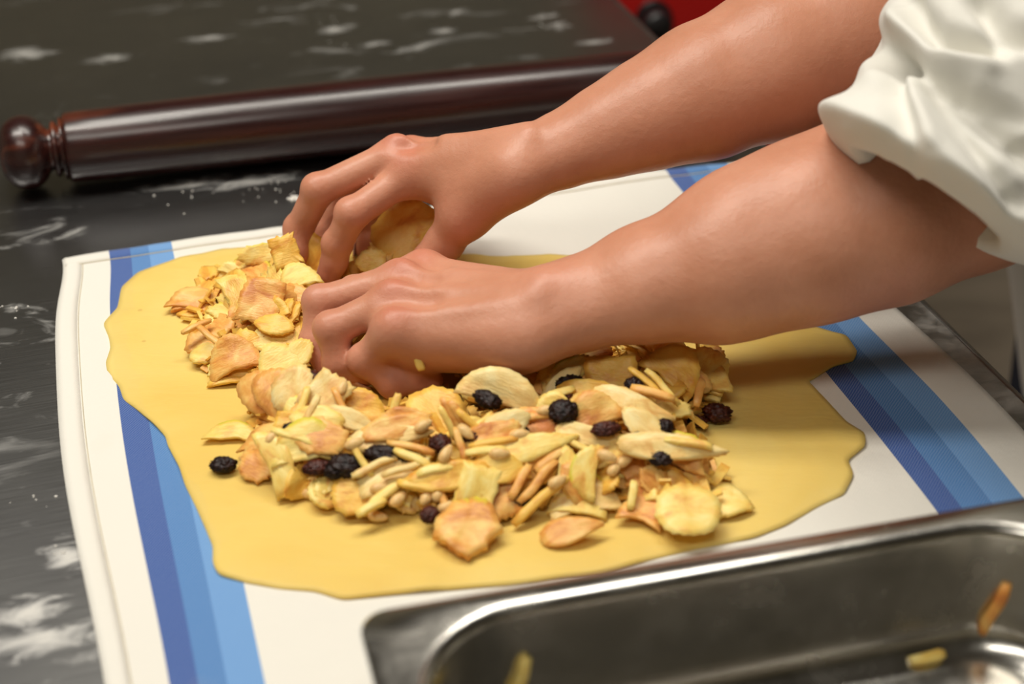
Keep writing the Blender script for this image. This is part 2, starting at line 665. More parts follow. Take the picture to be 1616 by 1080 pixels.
for i in range(NV):
    for j in range(3):
        a = i * 4 + j
        hf.append((a, a + 4, a + 5, a + 1))
hem_left = towel_mesh('hem', hv, hf, hu, 0.0012)
seam = [towel_pt(wid * i / 120, HW) + np.array([0, 0, 0.0013]) - ST(0, -0.1, 0) for i in range(121)]
vs, fs = tube(seam, [0.00035] * 121, 6)
mesh_obj('seam', vs, fs, M['thread'], hem_far)
seam = [towel_pt(0.013, (TT1 - TT0) * i / 120) + np.array([0, 0, 0.0012]) - ST(0, -0.1, 0) for i in range(121)]
vs, fs = tube(seam, [0.0003] * 121, 6)
mesh_obj('seam', vs, fs, M['thread'], hem_left)

# ------------------------------------------------------------------ rolling pin
PR = 0.0265
pa, pb = P(40, 240, PR), P(590, 180, PR)
pdir = nrm(pb - pa)
pin = empty('rolling_pin', (float(pa[0]), float(pa[1]), PR), math.atan2(pdir[1], pdir[0]))
tag(pin, 'dark mahogany rolling pin with a turned ball end behind the towel', 'rolling pin')
BL0, BL1 = 0.0265, 0.470


def barrel_prof():
    pr = [(BL0, 0.0005), (BL0, 0.0205), (BL0 + 0.0008, 0.0228), (BL0 + 0.002, 0.0238)]
    for i in range(25):
        q = i / 24
        pr.append((BL0 + 0.0035 + (BL1 - BL0 - 0.007) * q, 0.0242 + 0.0022 * math.sin(math.pi * q) ** 0.8))
    pr += [(BL1 - 0.002, 0.0238), (BL1 - 0.0008, 0.0228), (BL1, 0.0205), (BL1, 0.0005)]
    return pr


vs, fs = lathe(barrel_prof(), 64)
mesh_obj('barrel', vs, fs, M['wood'], pin)


def handle_prof():
    pr = []
    for i in range(19):                                     # flattened ball
        a = math.pi * i / 18
        r = 0.0255 * math.sin(a) ** 0.72 if 0 < i < 18 else 0.0004
        x = -0.0175 * math.cos(a)
        if i > 12 and r < 0.0145:
            r = 0.0145
        pr.append((x, r))
    pr += [(0.0182, 0.0145), (0.0188, 0.0185), (0.0205, 0.0197), (0.0222, 0.0185), (0.0228, 0.0160), (0.024, 0.0160),
           (0.0245, 0.0215), (0.0262, 0.0215), (0.0268, 0.019), (0.0272, 0.0005)]
    return pr


hp = handle_prof()
vs, fs = lathe(hp, 48)
mesh_obj('handle', vs, fs, M['wood'], pin)
vs, fs = lathe([(BL0 + BL1 - x, r) for x, r in reversed(hp)], 48)
mesh_obj('handle', vs, fs, M['wood'], pin)

# ------------------------------------------------------------------ steel pan
PZ = 0.064
PANC = ST(0.004, -0.412, 0.0035)
pan = empty('steel_pan', PANC, TH - math.radians(3.0))
tag(pan, 'shallow stainless steel pan with rounded corners and a flat rim', 'pan')


def rrect(hx, hy, r, z, n=8):
    pts = []
    for cx, cy, a0 in ((hx - r, hy - r, 0), (-hx + r, hy - r, 90), (-hx + r, -hy + r, 180), (hx - r, -hy + r, 270)):
        for k in range(n + 1):
            a = math.radians(a0 + 90 * k / n)
            pts.append((cx + r * math.cos(a), cy + r * math.sin(a), z))
    return pts


HX, HY = 0.1625, 0.1325
rings = []
rings.append(rrect(HX, HY, 0.012, PZ - 0.0040))            # turned-down lip
rings.append(rrect(HX, HY, 0.012, PZ - 0.0012))
rings.append(rrect(HX - 0.0012, HY - 0.0012, 0.0115, PZ))
rings.append(rrect(HX - 0.008, HY - 0.008, 0.030, PZ + 0.0003))
rings.append(rrect(HX - 0.0135, HY - 0.0095, 0.046, PZ))
for k in range(1, 6):                                       # rounded shoulder
    a = math.radians(90 * k / 5)
    o_ = 0.0135 + 0.005 * math.sin(a)
    rings.append(rrect(HX - o_, HY - o_ + 0.004, 0.046, PZ - 0.005 * (1 - math.cos(a))))
for k in range(1, 5):
    q = k / 4
    rings.append(rrect(HX - 0.0185 - 0.004 * q, HY - 0.0145 - 0.004 * q, 0.046 - 0.004 * q, PZ - 0.005 - (PZ - 0.005 - 0.018) * q))
for k in range(1, 8):                                       # cove to the floor
    a = math.radians(90 * k / 7)
    o_ = 0.0225 + 0.017 * (1 - math.cos(a))
    rings.append(rrect(HX - o_, HY - o_ + 0.004, 0.042 - 0.012 * k / 7, 0.018 - 0.017 * math.sin(a)))
rings.append(rrect(HX - 0.06, HY - 0.056, 0.02, 0.0009))
rings.append(rrect(HX - 0.10, HY - 0.096, 0.01, 0.0011))
pv, pf = [], []
m = len(rings[0])
for r_ in rings:
    pv += r_
for i in range(len(rings) - 1):
    for k in range(m):
        k2 = (k + 1) % m
        pf.append((i * m + k, i * m + k2, (i + 1) * m + k2, (i + 1) * m + k))
pf.append(tuple((len(rings) - 1) * m + k for k in range(m)))
po = mesh_obj('pan_body', pv, pf, M['pan'], pan)
md = po.modifiers.new('thickness', 'SOLIDIFY')
md.thickness = 0.0009
md.offset = -1

# ------------------------------------------------------------------ dough sheet
OUT = [(163, 513), (185, 490), (192, 455), (218, 432), (280, 412), (352, 395), (450, 393), (560, 400), (700, 405), (800, 408), (872, 404),
       (960, 412), (1060, 440), (1160, 480), (1240, 505), (1300, 522), (1335, 532), (1353, 556), (1347, 571), (1315, 580),
       (1274, 605), (1292, 622), (1335, 668), (1364, 686), (1366, 706), (1337, 729), (1347, 752), (1332, 782), (1290, 802),
       (1240, 830), (1190, 850), (1100, 868), (950, 905), (800, 925), (700, 933), (620, 940), (540, 948), (497, 935), (440, 931),
       (385, 921), (345, 910), (336, 893), (336, 865), (325, 838), (308, 800), (292, 768), (283, 740), (264, 704), (262, 692),
       (238, 668), (215, 648), (195, 633), (188, 612), (170, 592), (167, 575), (175, 552), (172, 535)]
ow = [P(x, y, 0.003)[:2] for x, y in OUT]
# resample evenly and roughen very slightly
per = []
for i in range(len(ow)):
    a, b_ = np.array(ow[i]), np.array(ow[(i + 1) % len(ow)])
    k = max(1, int(np.linalg.norm(b_ - a) / 0.0026))
    per += [a + (b_ - a) * q / k for q in range(k)]
per = np.array(per)
for _ in range(1):
    per = 0.5 * per + 0.25 * (np.roll(per, 1, 0) + np.roll(per, -1, 0))
dc = per.mean(0)
NR = 46
dv, df = [], []
DOUGH_T = 0.0017


def towel_z(x, y):
    s, t_ = x * D2[0] + y * D2[1], x * D1[0] + y * D1[1]
    return 0.0016 + 0.0011


def dough_z(x, y, edge=1.0):
    z = 0.0056 + 0.0008 * vnoise(x * 14, y * 14, 2.0) + 0.0006 * vnoise(x * 34, y * 34, 8.0)
    return z


n_ = len(per)
for r_ in range(NR + 1):
    q = (r_ / NR) ** 0.8
    for i in range(n_):
        p = dc + (per[i] - dc) * q
        lift = 0.0016 * max(0, vnoise(i * 0.13, 0.0, 5.0)) * max(0, q - 0.86) / 0.14
        dv.append((p[0], p[1], dough_z(*p) + lift - 0.0012 * max(0, q - 0.93) / 0.07))
for r_ in range(NR):
    for i in range(n_):
        i2 = (i + 1) % n_
        df.append((r_ * n_ + i, (r_ + 1) * n_ + i, (r_ + 1) * n_ + i2, r_ * n_ + i2))
df = [f for f in df]
do = mesh_obj('dough_sheet', [(x - dc[0], y - dc[1], z) for x, y, z in dv], df, M['dough'])
do.location = (dc[0], dc[1], 0)
bmx = bmesh.new()
bmx.from_mesh(do.data)
bmesh.ops.remove_doubles(bmx, verts=bmx.verts, dist=1e-6)
bmesh.ops.recalc_face_normals(bmx, faces=bmx.faces)
bmx.to_mesh(do.data)
bmx.free()
md = do.modifiers.new('thickness', 'SOLIDIFY')
md.thickness = DOUGH_T
md.offset = -1
tag(do, 'thin yellow dough sheet with ragged edges rolled out on the towel', 'dough')
DZ = 0.0060


# ------------------------------------------------------------------ person: implicit-surface arms
def smin(a, b, k):
    h = np.maximum(k - np.abs(a - b), 0.0) / k
    return np.minimum(a, b) - h * h * k * 0.25


class Grid:
    def __init__(self, lo, hi, h):
        self.lo = np.array(lo, np.float32)
        self.h = h
        self.n = [int(math.ceil((b - a) / h)) + 1 for a, b in zip(lo, hi)]
        self.ax = [(self.lo[i] + h * np.arange(self.n[i])).astype(np.float32) for i in range(3)]
        self.f = np.full(self.n, 0.04, np.float32)

    def box(self, pts, pad):
        pts = np.array(pts)
        a = np.floor((pts.min(0) - pad - self.lo) / self.h).astype(int)
        b = np.ceil((pts.max(0) + pad - self.lo) / self.h).astype(int) + 1
        a = np.clip(a, 0, self.n)
        b = np.clip(b, 0, self.n)
        return tuple(slice(int(x), int(y)) for x, y in zip(a, b))

    def xyz(self, sl):
        return (self.ax[0][sl[0]][:, None, None], self.ax[1][sl[1]][None, :, None], self.ax[2][sl[2]][None, None, :])

    def cone(self, sl, a, b, r1, r2, n=None, f1=1.0, f2=1.0):
        X, Y, Z = self.xyz(sl)
        a = np.asarray(a, np.float32)
        d = np.asarray(b, np.float32) - a
        dd = max(float(d @ d), 1e-12)
        px, py, pz = X - a[0], Y - a[1], Z - a[2]
        t = np.clip((px * d[0] + py * d[1] + pz * d[2]) / dd, 0, 1)
        qx, qy, qz = px - t * d[0], py - t * d[1], pz - t * d[2]
        if n is None:
            return np.sqrt(qx * qx + qy * qy + qz * qz) - (r1 + (r2 - r1) * t)
        n = nrm(n)
        n = nrm(n - d * float(n @ d) / dd) if dd > 1e-9 else n
        s = qx * n[0] + qy * n[1] + qz * n[2]
        f = f1 + (f2 - f1) * t
        l2 = qx * qx + qy * qy + qz * qz - s * s
        return np.sqrt(np.maximum(l2 + (s / f) ** 2, 0)) - (r1 + (r2 - r1) * t)

    def add(self, a, b, r1, r2, k=0.008, n=None, f1=1.0, f2=1.0, sub=False):
        sl = self.box([a, b], max(r1, r2) + k + 0.008)
        d = self.cone(sl, a, b, r1, r2, n, f1, f2)
        if sub:
            self.f[sl] = -smin(-self.f[sl], d, k)
        else:
            self.f[sl] = smin(self.f[sl], d, k)

    def sample(self, pts):
        i = np.round((np.asarray(pts) - self.lo) / self.h).astype(int)
        ok = np.all((i >= 0) & (i < np.array(self.n)), 1)
        r = np.full(len(i), 0.04)
        j = i[ok]
        r[ok] = self.f[j[:, 0], j[:, 1], j[:, 2]]
        return r

    def nets(self):
        v = self.f
        ins = v < 0
        nx, ny, nz = [k - 1 for k in self.n]
        cnt = np.zeros((nx, ny, nz), np.int8)
        cor = [(i, j, k) for i in (0, 1) for j in (0, 1) for k in (0, 1)]
        for i, j, k in cor:
            cnt += ins[i:nx + i, j:ny + j, k:nz + k]
        act = np.argwhere((cnt > 0) & (cnt < 8))
        idx = np.full((nx, ny, nz), -1, np.int64)
        idx[act[:, 0], act[:, 1], act[:, 2]] = np.arange(len(act))
        acc = np.zeros((len(act), 3))
        num = np.zeros(len(act))
        for c in cor:
            for ax in range(3):
                if c[ax]:
                    continue
                e = list(c)
                e[ax] = 1
                v0 = v[act[:, 0] + c[0], act[:, 1] + c[1], act[:, 2] + c[2]]
                v1 = v[act[:, 0] + e[0], act[:, 1] + e[1], act[:, 2] + e[2]]
                x = (v0 < 0) != (v1 < 0)
                t = np.where(x, v0 / np.where(x, v0 - v1, 1), 0)
                p = np.tile(np.array(c, float), (len(act), 1))
                p[:, ax] += t
                acc[x] += p[x]
                num[x] += 1
        verts = (act + acc / num[:, None]) * self.h + self.lo
        faces = []
        for ax in range(3):
            a = [slice(None)] * 3
            b = [slice(None)] * 3
            a[ax] = slice(0, -1)
            b[ax] = slice(1, None)
            sa, sb = ins[tuple(a)], ins[tuple(b)]
            e = np.argwhere(sa != sb)
            o1, o2 = (ax + 1) % 3, (ax + 2) % 3
            e = e[(e[:, o1] > 0) & (e[:, o2] > 0) & (e[:, o1] < self.n[o1] - 1) & (e[:, o2] < self.n[o2] - 1)]
            fl = sa[e[:, 0], e[:, 1], e[:, 2]]
            q = []
            for d1, d2 in ((-1, -1), (0, -1), (0, 0), (-1, 0)):
                g = e.copy()
                g[:, o1] += d1
                g[:, o2] += d2
                q.append(idx[g[:, 0], g[:, 1], g[:, 2]])
            q = np.stack(q, 1)
            q[~fl] = q[~fl][:, ::-1]
            faces.append(q)
        faces = np.concatenate(faces)
        faces = faces[(faces >= 0).all(1)]
        # two smoothing passes
        for _ in range(2):
            s = np.zeros_like(verts)
            c = np.zeros(len(verts))
            for i in range(4):
                for j in (1, 3):
                    np.add.at(s, faces[:, i], verts[faces[:, (i + j) % 4]])
                    np.add.at(c, faces[:, i], 1)
            verts = 0.5 * verts + 0.5 * s / np.maximum(c, 1)[:, None]
        return verts, faces


def A(*v):
    return np.array(v, float)


def finger(g, palm, pts, rad, kf, dors, bulge=0.0012):
    """pts: MCP, PIP, DIP, TIP; dors: dorsal direction at the joints"""
    sl = g.box(pts, 0.03)
    d = None
    for i in range(len(pts) - 1):
        c = g.cone(sl, pts[i], pts[i + 1], rad[i], rad[i + 1])
        d = c if d is None else smin(d, c, 0.0035)
    for i in range(1, len(pts) - 1):                       # joint bulges on the dorsal side, pad on the tip
        q = pts[i] + nrm(dors[i]) * rad[i] * 0.28
        c = g.cone(sl, q, q, rad[i] * 0.86, rad[i] * 0.86)
        d = smin(d, c, 0.004)
        # flexion crease on the palmar side
        m1 = nrm(pts[i + 1] - pts[i])
        m0 = nrm(pts[i] - pts[i - 1])
        side = nrm(np.cross(m0, m1) + 1e-6)
        inner = pts[i] - nrm(dors[i]) * rad[i] * 1.05
        c = g.cone(sl, inner - side * rad[i] * 0.7, inner + side * rad[i] * 0.7, 0.0006, 0.0006)
        d = -smin(-d, c, 0.0016)
    pts_b = 0.62 * pts[-1] + 0.38 * pts[-2]
    pad = pts_b - nrm(dors[-1]) * rad[-1] * 0.25
    c = g.cone(sl, pad, pad, rad[-1] * 0.98, rad[-1] * 0.98)
    d = smin(d, c, 0.004)
    g.f[sl] = np.minimum(g.f[sl], smin(palm[sl], d, kf))


def build_near():
    g = Grid((-0.135, -0.15, -0.002), (0.305, 0.05, 0.235), 0.0016)
    W = P(850, 499, 0.060)
    E = P(1530, 292, 0.118)
    mcp = {'i': P(668, 428, 0.052), 'm': P(638, 440, 0.056), 'r': P(622, 474, 0.0565), 'p': P(624, 518, 0.0545)}
    up = nrm(A(0.05, -0.16, 1.0))
    ax = nrm(E - W)
    # forearm
    ch = [(W - ax * 0.008, 0.0270, 0.72), (W + ax * 0.022, 0.0268, 0.78), (W + ax * 0.060, 0.0322, 0.90), (W + ax * 0.105, 0.0398, 0.96),
          (W + ax * 0.150, 0.0440, 0.98), (W + ax * 0.195, 0.0455, 1.0), (E + ax * 0.02, 0.043, 1.0)]
    for (a, r1, f1), (b, r2, f2) in zip(ch[:-1], ch[1:]):
        g.add(a, b, r1, r2, 0.010, up, f1, f2)
    g.add(E, SHN, 0.042, 0.048, 0.02)
    # muscle bellies
    g.add(W + ax * 0.12 + up * 0.012 + A(0, 0.012, 0), W + ax * 0.20 + up * 0.014 + A(0, 0.018, 0), 0.030, 0.036, 0.02)
    g.add(W + ax * 0.10 - up * 0.010 - A(0, 0.012, 0), W + ax * 0.19 - up * 0.006 - A(0, 0.010, 0), 0.026, 0.036, 0.02)
    # palm block
    cr = {'i': A(-.004, .017, .000), 'm': A(-.004, .006, .004), 'r': A(-.004, -.006, .003), 'p': A(-.004, -.016, -.001)}
    for k in 'imrp':
        m_ = mcp[k]
        a = W + cr[k]
        g.add(a - up * 0.003, m_ - up * 0.004, 0.0145, 0.0118, 0.012)
    g.add(W + A(-.016, -.010, -.012), mcp['p'] + A(.012, .004, -.016), 0.0140, 0.0125, 0.014)   # hypothenar
    g.add(W + A(-.018, .018, -.014), mcp['i'] + A(.012, .0, -.014), 0.0150, 0.0120, 0.014)
    # extensor tendons and knuckles
    for k, rr in (('i', .0030), ('m', .0032), ('r', .0030), ('p', .0026)):
        top = mcp[k] + up * 0.0070
        g.add(W + cr[k] * 0.55 + up * 0.0165, top + nrm(W - mcp[k]) * 0.012, 0.0014, rr * 0.8, 0.010)
        g.add(mcp[k] + up * 0.0016, mcp[k] + up * 0.0016, 0.0098, 0.0098, 0.010)
    for k1, k2 in (('i', 'm'), ('m', 'r'), ('r', 'p')):                     # dips between the knuckles
        c = (mcp[k1] + mcp[k2]) / 2 + up * 0.0125
        g.add(c + nrm(mcp[k1] - W) * 0.012, c - nrm(mcp[k1] - W) * 0.020, 0.0034, 0.0016, 0.010, sub=True)
    ul = P(870, 452, 0.078)
    g.add(ul - up * 0.003, ul + ax * 0.01 - up * 0.004, 0.0105, 0.008, 0.014)                    # ulna head
    # thumb root
    tc, tm, ti, tt = W + A(-.020, .026, -.010), A(-.030, .004, .034), A(-.056, .010, .024), A(-.078, .002, .020)
    g.add(tc, tm, 0.0145, 0.0118, 0.014)
    for k1, k2 in (('i', 'm'), ('m', 'r'), ('r', 'p')):                     # webs between the fingers
        c = (mcp[k1] + mcp[k2]) / 2 + nrm(mcp[k1] - W) * 0.006 - up * 0.006
        g.add(c, c - nrm(mcp[k1] - W) * 0.012, 0.0075, 0.0080, 0.008)
    palm = g.f.copy()
    fl = -A(1, 0, 0)
    fi = [mcp['i'], A(-.089, -.010, .040), A(-.104, -.018, .022), A(-.097, -.027, .012)]
    fm = [mcp['m'], P(506, 478, .0450), P(499, 540, .0270), P(520, 586, .0150)]
    fr = [mcp['r'], P(524, 520, .0430), P(535, 574, .0260), P(575, 592, .0180)]
    fp = [mcp['p'], P(578, 569, .0320), P(622, 604, .0205), P(681, 600, .0200)]
    finger(g, palm, fi, (.0098, .0090, .0080, .0068), .006, [up, nrm(up + fl), fl, fl - up * .5])
    finger(g, palm, fm, (.0100, .0094, .0084, .0070), .006, [up, nrm(up + fl), fl, fl - up * .5])
    finger(g, palm, fr, (.0098, .0094, .0082, .0068), .006, [up, nrm(up + fl), fl - up * .4, -up])
    finger(g, palm, fp, (.0096, .0090, .0082, .0066), .006, [up, nrm(up * .4 + fl), nrm(fl - up), -up])
    finger(g, palm, [tm, ti, tt], (.0116, .0104, .0082), .008, [up, up, up])
    spots = [(mcp[k] + up * .01, .011, .9) for k in 'imrp'] + [(f[1], .012, .6) for f in (fm, fr, fp)] + \
            [(f[2], .012, .55) for f in (fm, fr, fp)] + [(f[3], .013, .9) for f in (fi, fm, fr, fp)] + [(tt, .014, .8), (ul, .014, .5)]
    nails = [(f[3], f[3] - f[2], f[2] - f[1]) for f in (fi, fm, fr, fp)]
    return g, spots, nails, E, ax


def build_far():
    g = Grid((-0.155, -0.02, 0.0), (0.26, 0.215, 0.225), 0.0016)
    W = P(848, 253, 0.100)
    E = P(1400, 26, 0.160)
    mcp = {'i': P(648, 275, 0.0790), 'm': P(628, 243, 0.0870)}
    mcp['r'] = mcp['m'] + A(.008, .017, -.010)
    mcp['p'] = mcp['r'] + A(.013, .014, -.012)
    up = nrm(A(-0.12, -0.10, 1.0))
    ax = nrm(E - W)
    nfl = nrm(A(0, -.35, 1))
    ch = [(W - ax * 0.010, 0.0205, 0.86), (W + ax * 0.018, 0.0212, 0.90), (W + ax * 0.045, 0.0262, 0.94), (W + ax * 0.072, 0.0315, 0.96),
          (W + ax * 0.105, 0.0385, 0.98), (W + ax * 0.150, 0.0432, 1.0), (W + ax * 0.200, 0.0450, 1.0), (E + ax * 0.03, 0.044, 1.0)]
    for (a, r1, f1), (b, r2, f2) in zip(ch[:-1], ch[1:]):
        g.add(a, b, r1, r2, 0.010, nfl, f1, f2)
    cr = {'i': A(-.006, -.008, -.002), 'm': A(-.006, .000, .003), 'r': A(-.006, .006, .000), 'p': A(-.006, .010, -.004)}
    for k in 'imrp':
        g.add(W + cr[k] - up * 0.001, mcp[k] - up * 0.003, 0.0118, 0.0118, 0.012)
    g.add(W + A(-.016, .010, -.008), mcp['p'] + A(.012, 0, -.012), 0.0115, 0.0120, 0.014)
    for k, rr in (('i', .0032), ('m', .0034), ('r', .0030), ('p', .0026)):
        top = mcp[k] + up * 0.0070
        g.add(W + cr[k] * 0.55 + up * 0.0165, top + nrm(W - mcp[k]) * 0.012, 0.0014, rr * 0.8, 0.010)
        g.add(mcp[k] + up * 0.0018, mcp[k] + up * 0.0018, 0.0100, 0.0100, 0.010)
    for k1, k2 in (('i', 'm'), ('m', 'r'), ('r', 'p')):
        c = (mcp[k1] + mcp[k2]) / 2 + up * 0.0125
        g.add(c + nrm(mcp[k1] - W) * 0.012, c - nrm(mcp[k1] - W) * 0.020, 0.0034, 0.0016, 0.010, sub=True)
    ul = P(846, 208, 0.100)
    g.add(ul + A(0, .0, -.005), ul + ax * .01 - A(0, 0, .006), 0.0075, 0.007, 0.012)
    tc, tm, ti, tt = P(796, 290, .086), P(734, 338, .0650), P(700, 384, .0430), P(664, 424, .0290)
    g.add(W + A(-.014, -.010, -.004), tm, 0.0120, 0.0135, 0.014)
    g.add(tc, tm + A(.004, .004, .004), 0.0125, 0.0130, 0.014)
    g.add(tm + A(-.004, .008, .012), mcp['i'] + A(.020, .0, -.010), 0.0080, 0.0100, 0.014)          # web to the index finger
    for k1, k2 in (('i', 'm'), ('m', 'r'), ('r', 'p')):                     # webs between the fingers
        c = (mcp[k1] + mcp[k2]) / 2 + nrm(mcp[k1] - W) * 0.006 - up * 0.006
        g.add(c, c - nrm(mcp[k1] - W) * 0.012, 0.0075, 0.0080, 0.008)
    palm = g.f.copy()
    fl = -A(1, 0, 0)
    fi = [mcp['i'], P(556, 338, .0630), P(534, 384, .0430), P(520, 432, .0230)]
    fm = [mcp['m'], P(503, 300, .0700), P(473, 360, .0430), P(456, 425, .0230)]
    fr = [mcp['r'], mcp['r'] + A(-.042, -.004, -.022), mcp['r'] + A(-.055, -.008, -.046), mcp['r'] + A(-.057, -.018, -.064)]
    fp = [mcp['p'], mcp['p'] + A(-.032, .002, -.020), mcp['p'] + A(-.044, -.004, -.038), mcp['p'] + A(-.046, -.012, -.054)]
    finger(g, palm, fi, (.0100, .0094, .0086, .0074), .006, [up, nrm(up + fl), fl, fl])
    finger(g, palm, fm, (.0100, .0094, .0086, .0074), .006, [up, nrm(up + fl), fl, fl])
    finger(g, palm, fr, (.0096, .0090, .0080, .0070), .006, [up, nrm(up + fl), fl, fl])
    finger(g, palm, fp, (.0090, .0082, .0074, .0064), .006, [up, nrm(up + fl), fl, fl])
    finger(g, palm, [tm, ti, tt], (.0128, .0112, .0088), .008, [up, A(1, -.5, .5), A(1, -.5, .5)])
    spots = [(mcp[k] + up * .01, .012, 1.0) for k in 'imrp'] + [(f[1], .011, .55) for f in (fi, fm, fr)] + \
            [(f[2], .011, .4) for f in (fi, fm, fr)] + [(f[3], .014, 1.0) for f in (fi, fm, fr, fp)] + [(tt, .015, .9), (tm, .016, .5)]
    nails = [(f[3], f[3] - f[2], f[2] - f[1]) for f in (fi, fm, fr, fp)]
    return g, spots, nails, E, ax


SHN, SHF = A(0.385, 0.02, 0.32), A(0.275, 0.36, 0.33)       # shoulders
gN, spN, nlN, EN, axN = build_near()
gF, spF, nlF, EF, axF = build_far()
vN, fN = gN.nets()
vF, fF = gF.nets()
# upper arms and shoulder girdle (inside the jacket)
gU = Grid((0.15, -0.16, -0.02), (0.62, 0.50, 0.44), 0.006)
gU.add(EN - axN * 0.02, EN + axN * 0.01, 0.040, 0.040, 0.02)
gU.add(EN, SHN, 0.042, 0.050, 0.02)
gU.add(EF - axF * 0.02, EF + axF * 0.01, 0.040, 0.040, 0.02)
gU.add(EF, SHF, 0.042, 0.050, 0.02)
gU.add(SHN, SHF, 0.055, 0.055, 0.04)
mid = (SHN + SHF) / 2
gU.add(mid, mid + A(.14, .05, -.26), 0.085, 0.085, 0.05)
vU, fU = gU.nets()
# neck and head, bent over the table
fd = nrm(-D2 * 0.72 + A(0, 0, -0.69))
hu = nrm(A(0, 0, 1) - fd * fd[2])
sd = np.cross(hu, fd)
HC = mid - D2 * 0.10 + A(0, 0, 0.215)
gH = Grid(HC - 0.20, HC + 0.17, 0.004)
gH.add(mid + A(.02, 0, .0), HC - hu * 0.05 - fd * 0.02, 0.062, 0.054, 0.02)
gH.add(HC - fd * 0.025, HC + fd * 0.015, 0.088, 0.084, 0.02, sd, 0.86, 0.86)
gH.add(HC + fd * 0.035 - hu * 0.01, HC + fd * 0.050 - hu * 0.088, 0.062, 0.030, 0.03, sd, 0.95, 0.95)
gH.add(HC + fd * 0.092 + hu * 0.012, HC + fd * 0.110 - hu * 0.030, 0.009, 0.013, 0.012)
gH.add(HC + fd * 0.078 - hu * 0.058 - sd * 0.018, HC + fd * 0.078 - hu * 0.058 + sd * 0.018, 0.008, 0.008, 0.008)
for sg in (-1, 1):
    gH.add(HC + fd * 0.090 + hu * 0.010 + sd * 0.032 * sg, HC + fd * 0.090 + hu * 0.010 + sd * 0.036 * sg, 0.012, 0.012, 0.014, sub=True)
    e_ = HC + sd * 0.078 * sg - hu * 0.012 - fd * 0.005
    gH.add(e_ + hu * 0.018, e_ - hu * 0.018, 0.010, 0.008, 0.006)
vH, fH = gH.nets()
BASE = A(0.56, 0.26, FLZ)
verts = np.concatenate([vN, vF, vU, vH])
faces = np.concatenate([fN, fF + len(vN), fU + len(vN) + len(vF), fH + len(vN) + len(vF) + len(vU)])
person = empty('person', BASE, 0)
tag(person, 'person in white jacket with rolled sleeves, both hands in the filling', 'person')
body = mesh_obj('body', verts - BASE, faces, M['skin'], person)
red = np.zeros(len(verts))
for p, r, w in spN + spF:
    red = np.maximum(red, w * np.exp(-(((verts - p) ** 2).sum(1)) / (r * r)))
at = body.data.attributes.new('red', 'FLOAT', 'POINT')
at.data.foreach_set('value', red.astype(np.float32))


gK = Grid(HC - 0.13, HC + 0.13, 0.004)
gK.add(HC - fd * 0.030 + hu * 0.004, HC + fd * 0.012 + hu * 0.006, 0.094, 0.088, 0.02, sd, 0.88, 0.88)
Xk, Yk, Zk = gK.xyz((slice(None),) * 3)
cut = (Xk - HC[0]) * (fd - hu * 0.75)[0] + (Yk - HC[1]) * (fd - hu * 0.75)[1] + (Zk - HC[2]) * (fd - hu * 0.75)[2] - 0.018
gK.f = -smin(-gK.f, -cut.astype(np.float32), 0.010)
vK, fK = gK.nets()
mesh_obj('hair', vK - BASE, fK, M['hair'], person)
for sg in (-1, 1):
    bm = bmesh.new()
    bmesh.ops.create_uvsphere(bm, u_segments=20, v_segments=12, radius=0.0118)
    eo = bm_obj('eye', bm, M['eye'], body, True)
    eo.location = HC + fd * 0.079 + hu * 0.010 + sd * 0.032 * sg - BASE
    bm = bmesh.new()
    bmesh.ops.create_uvsphere(bm, u_segments=16, v_segments=8, radius=0.0058)
    io = bm_obj('iris', bm, M['black'], body, True)
    io.location = HC + fd * 0.0862 + hu * 0.008 + sd * 0.032 * sg - BASE
# fingernails
for tip, dirn, prev in nlN + nlF:
    ax_ = nrm(dirn)
    pv_ = nrm(prev)
    dn = pv_ - ax_ * float(pv_ @ ax_)
    if np.linalg.norm(dn) < 0.05:
        continue
    dn = nrm(dn)                                             # the nail faces the way the finger bends away from
    sx = np.cross(ax_, dn)
    c0 = tip + dn * 0.0052
    nv, nf = [], []
    for i in range(7):
        for j in range(7):
            u_, w_ = (i / 6 - .5) * 2, (j / 6 - .5) * 2
            k_ = math.sqrt(max(0, 1 - (0.55 * u_) ** 2 * 0.6))
            nv.append(c0 + ax_ * u_ * 0.0055 + sx * w_ * 0.0048 * k_ + dn * (0.0022 * (1 - w_ * w_) - 0.0004 * u_ * u_))
    for i in range(6):
        for j in range(6):
            a_ = i * 7 + j
            nf.append((a_, a_ + 7, a_ + 8, a_ + 1))
    no = mesh_obj('fingernail', np.array(nv) - BASE, nf, M['nail'], body)
    md = no.modifiers.new('thickness', 'SOLIDIFY')
    md.thickness = 0.0006


